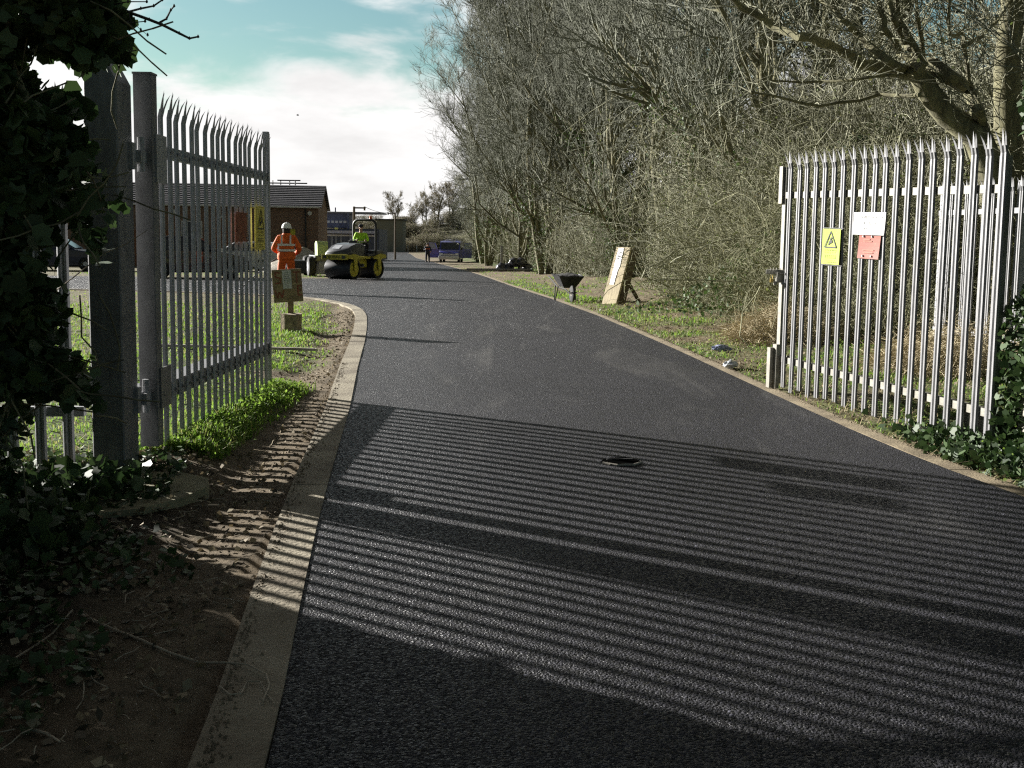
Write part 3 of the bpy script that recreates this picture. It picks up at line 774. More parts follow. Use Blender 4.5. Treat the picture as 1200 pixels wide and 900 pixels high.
def right_gate():
    A = Vector((2.66, 10.10, -0.02)); B = Vector((3.45, 7.28, -0.08))
    d = (B - A).normalized(); out = Vector((-abs(d.y), -abs(d.x), 0)).normalized()
    out = Vector((d.y, -d.x, 0)); out = out if out.x < 0 else -out
    g = empty('palisade_gate', A, 0, 'open bright galvanised palisade gate on the right with three signs', 'gate')
    b = MB(); n = 20
    for k in range(n):
        q = 0.14 + k * 0.148; p = d * q; lean = 0.0
        pale(b, p + out * 0.035, d, out, 2.34 + random.uniform(-.012, .012), z0=0.05 + random.uniform(-.02, .03), w=0.073, splay=0.9)
    b.build('pale_panel', GALV, g)
    L = (B - A).length
    for z in (1.93, 0.33):
        b = MB(); bar(b, d * 0.02 + Vector((0, 0, z)), d * L + Vector((0, 0, z)), 0.06, 0.05); b.build('rail', CREAM, g)
    # closing stile with hooked top
    ga = math.atan2(d.y, d.x)
    b = MB(); b.box((0, 0, 1.14), (0.06, 0.05, 2.12), rz=ga); b.box(out * 0.04 - d * .03 + Vector((0, 0, 2.03)), (0.06, 0.02, 0.36), rz=ga); b.build('closing_stile', CREAM, g)
    b = MB(); b.box((-0.09, 0.02, 0.235), (0.06, 0.04, 0.40), rz=ga); b.box((-.04, -.01, 0.25), (.07, .04, .44), rz=ga); b.build('drop_bolt', CREAM, g)
    # corner plate at bottom closing end
    b = MB(); b.prism([(0, .37), (.2, .37), (.03, .15), (0, .1)], -.004, .004, Matrix.Rotation(math.atan2(d.y, d.x), 4, 'Z')); b.build('gusset_plate', CREAM, g)
    e = d * L
    b = MB()
    M = Matrix.Translation(e) @ Matrix.Rotation(math.atan2(-d.y, -d.x), 4, 'Z')
    b.prism([(-.02, .36), (.35, .36), (.14, -.0), (.1, -.12), (-.02, -.12)], -.006, .006, M); b.build('hinge_plate', CREAM, g)
    b = MB(); b.box(e + Vector((0, 0, 1.06)), (0.06, 0.06, 2.2), rz=ga); b.build('hinge_stile', GALV, g)
    # lock box with bolts and padlocks
    lb = MB(); c = Vector((0.0, -0.03, 0)) + out * 0.05
    lb.box(c + Vector((-.02, 0, 1.185)), (0.22, 0.05, 0.045), rz=R(-35), bev=.005); lb.box(c + Vector((0, .0, 1.13)), (.06, .06, .1), bev=.004)
    for k in range(7): lb.tube([c + Vector((-.09 + k * .03, -.01, 1.2)), c + Vector((-.09 + k * .03, -.01, 1.225))], .005, 6)
    o = lb.build('lock_bar', CREAM, g)
    for k, (x, z) in enumerate(((-.08, 1.10), (-.045, 1.075), (0.03, 1.08), (0.075, 1.06))):
        pb = MB(); pb.box(c + Vector((x, -.02, z)), (.03, .018, .038), bev=.004)
        pb.tube([c + Vector((x - .01, -.02, z + .015)), c + Vector((x - .01, -.02, z + .05)), c + Vector((x, -.02, z + .06)), c + Vector((x + .01, -.02, z + .05)), c + Vector((x + .01, -.02, z + .015))], .0035, 5)
        pb.build('padlock', [mat('brass', (0.45, 0.33, 0.10), rough=.4, metal=.8), CREAM, GALVD][k % 3], g)
    # signs
    def sp(px, py, name, label):
        q = 1.0
        # intersect pixel ray with gate plane
        r = (at(px, py, 1.0) - Vector((0, 0, CZ)))
        pl = A + out * 0.062; t = (pl - Vector((0, 0, CZ))).dot(out) / r.dot(out)
        P = Vector((0, 0, CZ)) + r * t
        return empty(name, P, 0, label, 'sign')
    M = wmat((0, 0, 0), d, out)
    s = sp(974, 289, 'warning_sign', 'bright yellow warning sign with black triangle on the right gate')
    plate('sign_plate', YELSIGN, M, 0.28, 0.315, s, curl=0.003); warning_marks(s, Matrix.Translation(out * 0.004) @ M, 0.28, 0.315, mat('olive_ink', (0.2, 0.22, 0.03), rough=.7))
    for z in (-.165, .165): b = MB(); bar(b, -d * .15 + Vector((0, 0, z)) - out * .006, d * .17 + Vector((0, 0, z)) - out * .006, .007, .004); b.build('cable_tie', BLACKP, s)
    s = sp(1018.5, 262, 'notice_sign', 'white notice with faint grey handwriting on the right gate'); rr = random.Random(5)
    plate('sign_sheet', WHITEP, M, 0.445, 0.19, s, curl=0.004, skew=.01)
    b = MB(); Mo = Matrix.Translation(out * 0.006) @ M
    strokes(b, Mo, scribble(11, -.19, .19, .055, .024, rr), .004); strokes(b, Mo, scribble(7, -.12, .11, .005, .022, rr), .004); strokes(b, Mo, scribble(5, -.08, .07, -.045, .022, rr), .004)
    b.build('lettering', INKG, s)
    s = sp(1017, 289, 'red_notice', 'faded red plate below the white notice on the right gate')
    s.location -= out * 0.012
    plate('sign_plate', REDPL, M, 0.30, 0.205, s, curl=0.003, skew=.02)
    b = MB(); strokes(b, Mo, [(-.07, .06, .02, .06), (-.07, .045, .05, .045), (-.08, -.03, .08, -.03), (-.07, -.05, .07, -.05)], .008); b.build('small_print', INKR, s)
    for x, y in ((-.07, .085), (.05, .085), (-.07, -.08), (.05, -.08)): b = MB(); b.box(Mo @ Vector((x, y, .004)), (.014, .014, .014)); b.build('fixing_bolt', mat('white_cap', (.7, .7, .68)), s)
    # its own hinge post at the edge of the picture
    hp = empty('gate_post', B + d * 0.20 + Vector((0.22, 0, 0)), 0, 'pale post at the right edge wrapped in ivy', 'gate post')
    b = MB(); b.box((0.02, 0, 1.2), (0.16, 0.16, 2.5), bev=.006); b.build('post', GALVD, hp)
    b = MB(); b.box((-.04, .03, .32), (.18, .16, .3), bev=.02); b.build('hinge_box', CREAM, hp)
    return B


RB = right_gate()


def back_fence():
    A = Vector((5.25, 12.7, 0.12)); B = Vector((5.75, 10.6, 0.12)); d = (B - A).normalized(); out = Vector((d.y, -d.x, 0)); out = out if out.y < 0 else -out
    f = empty('palisade_fence', A, 0, 'short galvanised palisade fence standing behind the right gate', 'fence')
    b = MB(); L = (B - A).length; n = int(L / .15)
    for k in range(n): pale(b, d * (.08 + k * .15) + out * .03, d, out, 2.1, z0=.02, splay=.7)
    b.build('pale_panel', GALV, f)
    for z in (1.72, .3):
        b = MB(); bar(b, Vector((0, 0, z)), d * L + Vector((0, 0, z)), .06, .05); b.build('rail', GALV, f)
    for q in (0, L * .62):
        b = MB(); b.box(d * q - out * .06 + Vector((0, 0, 1.0)), (.1, .06, 2.1)); b.build('fence_post', GALVD, f)


back_fence()

# ------------------------------------------------------------------ vegetation helpers


def tubes_np(P0, P1, r0, r1, n=3):
    P0 = np.asarray(P0, float); P1 = np.asarray(P1, float); r0 = np.asarray(r0, float)[:, None]; r1 = np.asarray(r1, float)[:, None]
    d = P1 - P0; L = np.linalg.norm(d, axis=1, keepdims=True) + 1e-9; d = d / L
    ref = np.where(np.abs(d[:, 2:3]) > 0.9, np.array([[1.0, 0, 0]]), np.array([[0, 0, 1.0]]))
    a = np.cross(d, ref); a /= np.linalg.norm(a, axis=1, keepdims=True) + 1e-9; c = np.cross(d, a)
    V = np.zeros((len(P0), 2 * n, 3))
    for k in range(n):
        an = 2 * math.pi * k / n; o = a * math.cos(an) + c * math.sin(an)
        V[:, k] = P0 + o * r0; V[:, n + k] = P1 + o * r1
    base = (np.arange(len(P0)) * 2 * n)[:, None]
    Fs = [base + np.array([[k, (k + 1) % n, n + (k + 1) % n, n + k]]) for k in range(n)]
    return V.reshape(-1, 3), np.concatenate(Fs)


LEAF7 = np.array([(0, 0, 0), (.55, .12, .05), (.34, .42, .09), (.42, .78, .02), (0, 1.0, -.06), (-.42, .78, .02), (-.34, .42, .09), (-.55, .12, .05)])
LEAF4 = np.array([(0, 0, 0), (.4, .5, .06), (0, 1, 0), (-.4, .5, .06)])


def leaves_np(P, size, shape=LEAF4, nrm=None, jitter=1.0):
    n = len(P); P = np.asarray(P, float)
    u = rng.normal(size=(n, 3))
    if nrm is not None: u = u * jitter + nrm
    u /= np.linalg.norm(u, axis=1, keepdims=True) + 1e-9
    v = rng.normal(size=(n, 3)); v -= u * (v * u).sum(1, keepdims=True); v /= np.linalg.norm(v, axis=1, keepdims=True) + 1e-9
    wv = np.cross(u, v); s = np.asarray(size, float).reshape(-1, 1) if np.ndim(size) else np.full((n, 1), size)
    k = len(shape); V = np.zeros((n, k, 3))
    for i, (x, y, z) in enumerate(shape): V[:, i] = P + (v * x + wv * y + u * z) * s
    Fc = (np.arange(n) * k)[:, None] + np.arange(k)[None]
    return V.reshape(-1, 3), Fc


def blades_np(P, h, lean=0.35, w=0.005, up=1.0):
    n = len(P); P = np.asarray(P, float); h = np.asarray(h, float).reshape(-1, 1)
    a = rng.uniform(0, 2 * math.pi, n)[:, None]; dr = np.concatenate([np.cos(a), np.sin(a), 0 * a], 1)
    side = np.concatenate([-np.sin(a), np.cos(a), 0 * a], 1) * (w if np.ndim(w) == 0 else np.asarray(w).reshape(-1, 1))
    ln = rng.uniform(0.05, 1, (n, 1)) * lean
    Z = np.array([[0, 0, 1.0]])
    m_ = P + Z * h * .6 + dr * h * ln * .4; t = P + Z * h * (1 - ln * .35) + dr * h * ln * 1.2
    V = np.stack([P - side, P + side, m_ + side * .8, m_ - side * .8, t], 1)
    b = (np.arange(n) * 5)[:, None]
    q = b + np.array([[0, 1, 2, 3]]); tr = b + np.array([[3, 2, 4, 4]])
    # use two quads so every face has 4 corners: second is the tip as a thin quad
    V = np.stack([P - side, P + side, m_ + side * .8, m_ - side * .8, t + side * .12, t - side * .12], 1)
    b = (np.arange(n) * 6)[:, None]
    return V.reshape(-1, 3), np.concatenate([b + np.array([[0, 1, 2, 3]]), b + np.array([[3, 2, 4, 5]])])


def scatter(nn, x0, x1, y0, y1, chan, thr=0.0, power=1.0, dist_bias=True):
    pts = []
    while nn > 0:
        nn -= 1
        y = y0 + (y1 - y0) * random.random() ** (1.6 if dist_bias else 1); x = random.uniform(x0, x1)
        c = cover(x, y)[chan]
        s, _ = outside(x, y)
        if s < 0.02 or random.random() > (c ** power) - thr: continue
        pts.append((x, y, gz(x, y) - 0.004))
    return pts


def ground_cover():
    # grass
    P = scatter(60000, -9, -1.4, 6.2, 22, 0) + scatter(12000, -2.5, -1.6, 6.6, 9.8, 0) + scatter(32000, 1.2, 6.5, 4.5, 24, 0, power=1.3) + scatter(30000, -14, -2.6, 9, 27, 0)
    P = np.array(P); d = P[:, 1]
    h = rng.uniform(.02, .06, len(P)) * (1 + .35 * np.sin(P[:, 0] * 3 + P[:, 1] * 2))
    ridge = (np.abs(P[:, 0] + 2.1) < .3) & (P[:, 1] < 9.9) & (P[:, 1] > 6.5); h[ridge] *= 1.5
    V, Fc = blades_np(P, h, .8, np.clip(.0028 + .00035 * d, 0, .012))
    tag(mesh_np('grass', V, Fc, GRASS), 'green grass growing on both verges and below the left gate', 'grass', kind='stuff')
    P = scatter(26000, -4, 7, 24, 70, 0) + scatter(9000, -18, -4, 41, 75, 0)
    P = np.array(P); V, Fc = blades_np(P, rng.uniform(.03, .09, len(P)), 1.2, .016)
    tag(mesh_np('far_grass', V, Fc, GRASS), 'distant green grass on the verge beyond the wheelbarrow', 'grass', kind='stuff')
    # broad-leaved weeds along the gate ridge and right verge
    Q = []
    for _ in range(420):
        y = random.uniform(6.5, 9.7); x = -2.15 + random.gauss(0, .11)
        if fn(x, y, 2.4, 31) < -.12: continue
        for _ in range(int(6 + 26 * max(0, .4 + fn(x, y, 3.0, 12)))): Q.append((x + random.gauss(0, .05), y + random.gauss(0, .04), gz(x, y) + random.uniform(.01, .085)))
    for _ in range(480):
        x, y = random.uniform(2.4, 6.5), random.uniform(6.0, 15)
        s, _s2 = outside(x, y)
        if s < .2 or fn(x, y, 1.1, 5) < -.05: continue
        for _ in range(16): Q.append((x + random.gauss(0, .07), y + random.gauss(0, .07), gz(x, y) + random.uniform(.01, .11)))
    Q = np.array(Q); V, Fc = leaves_np(Q, np.clip(rng.lognormal(-3.95, .4, len(Q)), .008, .05), LEAF4, np.array([[0, 0, 1.0]]), .7)
    tag(mesh_np('weeds', V, Fc, leafmat('weed_leaf', [(0.10, .18, .02), (.17, .29, .04), (.24, .36, .06), (.13, .22, .03)], .8, .5)), 'leafy green weeds along the foot of the gates', 'weeds', kind='stuff')
    # dead straw and leaf litter
    P = scatter(34000, 1.2, 7, 4.5, 24, 1) + scatter(6000, -8, -1.3, 6.5, 22, 1)
    P = np.array(P); V, Fc = blades_np(P, rng.uniform(.02, .11, len(P)), 2.4, .0035)
    tag(mesh_np('straw', V, Fc, STRAW), 'dry straw coloured grass on the verges', 'dry grass', kind='stuff')
    Q = []
    for _ in range(15000):
        x, y = random.uniform(1.2, 7), 4.5 + 18 * random.random() ** 1.3
        s, _s2 = outside(x, y)
        if s > .0 and random.random() < .8: Q.append((x, y, gz(x, y) + random.uniform(.0, .02)))
    for _ in range(12000):
        x, y = random.uniform(-5, -1.0), random.uniform(2.4, 6.6)
        s, _s2 = outside(x, y)
        if s < .1: continue
        dens = .9 if x < -1.9 - .4 * fn(x, y, 2) else .3
        if y < 4 and x > -2: dens *= 1.3
        if random.random() < dens: Q.append((x, y, gz(x, y) + random.uniform(.0, .03)))
    for _ in range(1500):
        x, y = random.uniform(-3, -1.3), random.uniform(6.5, 20)
        s, _s2 = outside(x, y)
        if s > .05: Q.append((x, y, gz(x, y) + .005))
    Q = np.array(Q); V, Fc = leaves_np(Q, rng.uniform(.02, .05, len(Q)), LEAF4, np.array([[0, 0, 1.0]]), .55)
    tag(mesh_np('leaf_litter', V, Fc, LITTER), 'dead brown leaves lying on the soil of the verges', 'leaf litter', kind='stuff')
    # soil clods and small stones
    b = MB(); Q = []
    for _ in range(5200):
        if random.random() < .22:
            y = 2.6 + 9 * random.random() ** 1.5; x = terp(XL, y) - .205 + min(.2, abs(random.gauss(0, .035)))
        elif random.random() < .25:
            y = random.uniform(5, 20); x = terp(XR, y) + .15 - min(.14, abs(random.gauss(0, .04)))
        elif random.random() < .6:
            y = random.uniform(3, 20); x = terp(XL, y) - .22 - random.uniform(0.0, 1.0)
        elif random.random() < .5:
            y = random.uniform(22, 40); x = terp(XR, y) + random.uniform(.3, 5)
        else:
            y = random.uniform(5, 20); x = terp(XR, y) + .12 + random.random() ** 2 * 1.2
        Q.append((x, y))
    for x, y in Q:
        r = random.uniform(.004, .013) * (1 + y / 40); z = gz(x, y)
        if outside(x, y)[0] < .0: z = zt(y) + .016; r *= .55
        sx, sy, sz = [random.uniform(.6, 1.3) for _ in range(3)]; a = random.random() * 3
        pts = [(r * sx, 0, 0), (0, r * sy, 0), (-r * sx, 0, 0), (0, -r * sy, 0), (0, 0, r * sz), (0, 0, -r * .3)]
        M = Matrix.Translation((x, y, z + r * .3)) @ Matrix.Rotation(a, 4, 'Z')
        b.add(pts, [(0, 1, 4), (1, 2, 4), (2, 3, 4), (3, 0, 4), (1, 0, 5), (2, 1, 5), (3, 2, 5), (0, 3, 5)], M)
    tag(b.build('soil_clods', mat('clod', (0.22, 0.175, .115), (.11, .085, .055), scale=3, rough=.95)), 'loose soil clods and small stones beside the road', 'soil clods', kind='stuff')


ground_cover()


def grow_tree(seed, height=13.0, stems=3, spread=1.0, levels=4, twig_r=0.0066, lean=(0, 0), base_r=0.16, low=0.12, dens=1.0):
    """returns trunk segments and twig segments of a leafless tree"""
    r_ = random.Random(seed); thick = []; thin = []

    def branch(p, d, L, r, lev):
        nseg = 7 if lev == 0 else (5 if lev < 3 else 3)
        sl_ = L / nseg; pts = [(p, r)]
        for i in range(nseg):
            wob = .11 if lev == 0 else .22
            d = (d + Vector((r_.gauss(0, wob), r_.gauss(0, wob), r_.gauss(0, wob) * .6 + (.17 if lev > 0 else .07)))).normalized()
            p2 = p + d * sl_; f = (i + 1) / nseg
            r2 = r * (1 - f * .86) if lev < 3 else r * (1 - f * .5)
            r2 = max(r2, twig_r * .6)
            (thick if r2 > .022 else thin).append((p.copy(), p2.copy(), pts[-1][1], r2)); pts.append((p2.copy(), r2)); p = p2
        if lev >= levels: return
        nb = [10, 8, 7, 5][min(lev, 3)] * dens; nb = int(nb + r_.random())
        for k in range(nb):
            f = r_.uniform(low if lev == 0 else .12, .98); i = min(nseg - 1, int(f * nseg)); q = pts[i][0].lerp(pts[i + 1][0], f * nseg - i); rr = pts[i][1]
            dd = (pts[i + 1][0] - pts[i][0]).normalized(); az = r_.uniform(0, 2 * math.pi)
            o = dd.orthogonal().normalized(); o = Matrix.Rotation(az, 3, dd) @ o
            an = r_.uniform(R(25), R(58)); nd_ = (dd * math.cos(an) + o * math.sin(an) * spread).normalized()
            cl = L * r_.uniform(.28, .5) * (1.15 - .55 * f) if lev == 0 else L * r_.uniform(.35, .62) * (1.1 - .4 * f)
            branch(q, nd_, max(cl, .35), max(twig_r, min(rr * .6, .045 * cl ** .8 * .6)), lev + 1)

    for s in range(stems):
        a = 2 * math.pi * s / stems + r_.random(); t = .14 * spread if stems > 1 else .04
        d = Vector((math.cos(a) * t + lean[0], math.sin(a) * t + lean[1], 1)).normalized()
        branch(Vector((math.cos(a) * .15, math.sin(a) * .15, -.1)) if stems > 1 else Vector((0, 0, -.1)), d, height * r_.uniform(.85, 1.05), base_r * r_.uniform(.7, 1.1), 0)
    return thick, thin


GREYT = mat('twig_grey', (0.225, 0.235, 0.18), (0.11, 0.115, 0.09), scale=3, rough=0.9)


def seg_mesh(name, segs, m, parent, n):
    V, Fc = tubes_np([tuple(s[0]) for s in segs], [tuple(s[1]) for s in segs], [s[2] for s in segs], [s[3] for s in segs], n)
    return mesh_np(name, V, Fc, m, parent, n > 4)


def make_tree(seed, ivy=0.0, m2=None, **k):
    m2 = m2 or GREYT
    root = empty('bare_tree', (0, 0, 0))
    th, tn = grow_tree(seed, **k)
    tr = seg_mesh('trunk', th, BARK, root, 6); seg_mesh('twigs', tn, m2, root, 3)
    if ivy > 0:
        q = []; rr = random.Random(seed)
        for s in th:
            if s[2] < .05 or s[0].z > ivy: continue
            for _ in range(int(130 * (1 - s[0].z / ivy) + 20)):
                p = s[0].lerp(s[1], rr.random()); a = rr.uniform(0, 6.28); rad = s[2] + abs(rr.gauss(0, .16))
                q.append((p.x + math.cos(a) * rad, p.y + math.sin(a) * rad, p.z + rr.gauss(0, .08)))
        q = np.array(q); V, Fc = leaves_np(q, rng.uniform(.05, .1, len(q)), LEAF4); mesh_np('ivy', V, Fc, IVYF, root)
    return root


def make_bush(seed, rx=1.7, h=3.2, n=650, arch=0.8, m=BRAM, leaves=1500, r=0.006, lm=BUDS, ls=(.025, .05), name='bramble_bush', wild=1.0):
    """thicket of arching stems that branch, with a few small leaves"""
    r_ = random.Random(seed); root = empty(name); segs = []; lp = []
    for _ in range(n):
        a = r_.uniform(0, 6.283); rad = rx * math.sqrt(r_.random()); p = Vector((math.cos(a) * rad * .75, math.sin(a) * rad * .75, 0))
        if r_.random() < .55: p.z = r_.random() ** 1.2 * h * .75
        d = Vector((r_.gauss(0, .5), r_.gauss(0, .5), 1.1 - .9 * (p.z / h))).normalized(); L = h * r_.uniform(.25, .75); ns = 6; w_ = r * r_.uniform(.6, 1.3)
        if r_.random() < .035: w_ *= 2.1; L *= 1.5
        for i in range(ns):
            d = (d + Vector((r_.gauss(0, .25) * wild, r_.gauss(0, .25) * wild, r_.gauss(0, .2) - arch * .28 * (i / ns) - (.35 if p.z > h * .8 else 0)))).normalized()
            p2 = p + d * L / ns
            if p2.z < .02: break
            segs.append((p, p2, w_ * (1 - i / ns * .5), w_ * (1 - (i + 1) / ns * .5)))
            if r_.random() < .6:
                q = p2.copy(); e = (d + Vector((r_.gauss(0, .8), r_.gauss(0, .8), r_.gauss(.1, .6)))).normalized()
                for _k in range(3):
                    q2 = q + e * r_.uniform(.06, .16); segs.append((q, q2, w_ * .55, w_ * .42)); lp.append(q2); q = q2
                    e = (e + Vector((r_.gauss(0, .4), r_.gauss(0, .4), r_.gauss(0, .4)))).normalized()
            lp.append(p2); p = p2
    seg_mesh('stems', segs, m, root, 3)
    if leaves:
        q = np.array([tuple(v) for v in (r_.choice(lp) for _ in range(leaves))]) + rng.normal(0, .03, (leaves, 3))
        V, Fc = leaves_np(q, rng.uniform(ls[0], ls[1], leaves), LEAF4); mesh_np('leaves', V, Fc, lm, root)
    return root


used = {}


def place(kind, proto, loc, rz, s, label, cat, group):
    o = proto if kind not in used else copy_tree(proto)
    used[kind] = 1
    o.location = loc; o.rotation_euler = (0, 0, rz); o.scale = (s, s, s * random.uniform(.94, 1.06)) if np.ndim(s) == 0 else s
    return tag(o, label, cat, group)


def plant_trees():
    T = [make_tree(101, ivy=5.5, height=14, stems=3, spread=1.0, base_r=.17, dens=1.0),
         make_tree(102, ivy=4.5, height=15, stems=2, spread=1.1, base_r=.2, dens=1.05),
         make_tree(103, ivy=3.0, height=13, stems=4, spread=.95, base_r=.13, dens=.92, low=.05),
         make_tree(104, ivy=6.5, height=16, stems=2, spread=1.0, base_r=.24, dens=1.05),
         make_tree(105, ivy=0, height=13.5, stems=3, spread=1.15, base_r=.12, dens=.95, low=.03)]
    spots = [(4.8, 25.5, 0), (7.2, 23.5, 3), (4.6, 30.5, 1), (3.9, 36, 2), (8.2, 34, 2), (3.4, 41, 0),
             (3.0, 46.5, 3), (2.6, 52, 4), (2.2, 57.5, 1), (6.6, 60, 2), (1.2, 64, 0), (5.8, 69, 3), (0.2, 71, 2), (3.3, 49.5, 2), (1.9, 60.5, 3), (-1.8, 76, 0), (0.5, 59, 4), (1.5, 48, 2), (-1.0, 79, 1), (4.0, 82, 4), (-2.4, 88, 3), (2.5, 94, 0), (-3.4, 99, 4), (-3.0, 110, 1), (-4.0, 122, 0),
             (10.5, 19.5, 4), (9.3, 14.8, 2), (13.3, 17, 1), (5.7, 20.6, 2)]
    lab = ['ivy clad leafless tree with three stems', 'tall leafless tree with ivy low on its twin trunks', 'slim many stemmed leafless tree without ivy', 'tall leafless tree, ivy high up its trunks', 'wide low branched leafless tree without ivy']
    where = {0: 'behind the leaning board', 2: 'beyond the black wheelbarrow', 22: 'behind the blue van', 20: 'right of the blue van', 25: 'behind the brambles near the right gate', 26: 'behind the right gate'}
    for i, (x, y, k) in enumerate(spots):
        l = lab[k] + (' in the roadside row' if i not in where else ', ' + where[i])
        place(('t', k), T[k], (x, y, gz(x, y) - .05), random.uniform(0, 6.28), random.uniform(.95, 1.15) * (1.17 if 38 < y < 72 else (1.0 if y < 95 else .86)), l, 'tree', 'bare trees along the right side of the road')
    # thicket shrubs filling the foot of the row
    B = [make_bush(201, 1.7, 3.4, 620, .5, TWIG, 2200, .008, IVYF, (.04, .08), 'thicket_shrub'),
         make_bush(202, 1.9, 4.2, 700, .3, TWIG, 900, .009, BUDS, (.04, .07), 'thicket_shrub', wild=.7),
         make_bush(203, 1.5, 2.6, 520, .8, BRAM, 1400, .008, BUDS, (.04, .07), 'thicket_shrub')]
    bl = ['ivy leaved thicket shrub in the tree row', 'upright bare twiggy shrub in the tree row', 'low brown twiggy shrub in the tree row']
    r_ = random.Random(5)
    pts = []
    for y in np.arange(23.5, 62, 2.7):
        for dx in (0.2, 2.8, 6.5):
            if r_.random() < .22: continue
            pts.append((terp([(20, 4.4), (30, 4.4), (45, 3.4), (62, 2.2)], y) + dx + r_.uniform(-.5, .5), y + r_.uniform(-.7, .7)))
    for y in np.arange(62, 122, 4.2):
        for dx in (0.6, 4.0): pts.append((terp([(62, 1.6), (80, -.3), (100, -2.6), (122, -3.0)], y) + dx + r_.uniform(-.5, .5), y))
    for i, (x, y) in enumerate(pts):
        k = r_.choice((0, 0, 1, 1, 2)); s = r_.uniform(.6, 1.3) * (1.0 if y < 62 else 1.3)
        place(('b', k), B[k], (x, y, gz(x, y) - .05), r_.uniform(0, 6.28), s, bl[k], 'shrub', 'thicket shrubs at the foot of the tree row')
    # brambles close by
    M = [make_bush(301, 1.45, 2.6, 900, .9, BRAM, 2600, .0048, BUDS, (.018, .04)),
         make_bush(302, 1.3, 2.1, 760, 1.1, BRAM, 1800, .0045, BUDS, (.018, .038)),
         make_bush(303, 1.6, 3.4, 1000, .6, TWIG, 2200, .0055, BUDS, (.02, .042))]
    ml = ['tangled brown bramble bush between the leaning board and the right gate', 'low arching bramble bush with pale stems beside the right gate', 'tall olive twiggy bush rising above the brambles']
    pts = [(4.2, 21.2, 0), (4.5, 19.0, 1), (5.3, 20.2, 2), (4.55, 17.3, 0), (5.7, 17.6, 2), (4.9, 15.7, 0), (6.6, 18.6, 2), (6.2, 15.9, 0), (6.9, 16.6, 2), (5.6, 14.2, 1), (7.6, 15.2, 2), (8.0, 14.0, 0), (8.7, 13.0, 2), (8.6, 17.2, 2), (9.8, 15.2, 0), (7.9, 20.5, 2), (9.5, 19.5, 2), (11.5, 15.5, 2), (10.4, 13.2, 0), (5.6, 22.6, 2)]
    for i, (x, y, k) in enumerate(pts):
        place(('m', k), M[k], (x, y, gz(x, y) - .03), r_.uniform(0, 6.28), r_.uniform(.9, 1.15) * (1.25 if k == 2 else 1), ml[k] if i < 11 else ml[k].split(' beside')[0].split(' between')[0] + ' behind the right gate', 'bush', 'bramble and scrub bushes right of the road')


plant_trees()


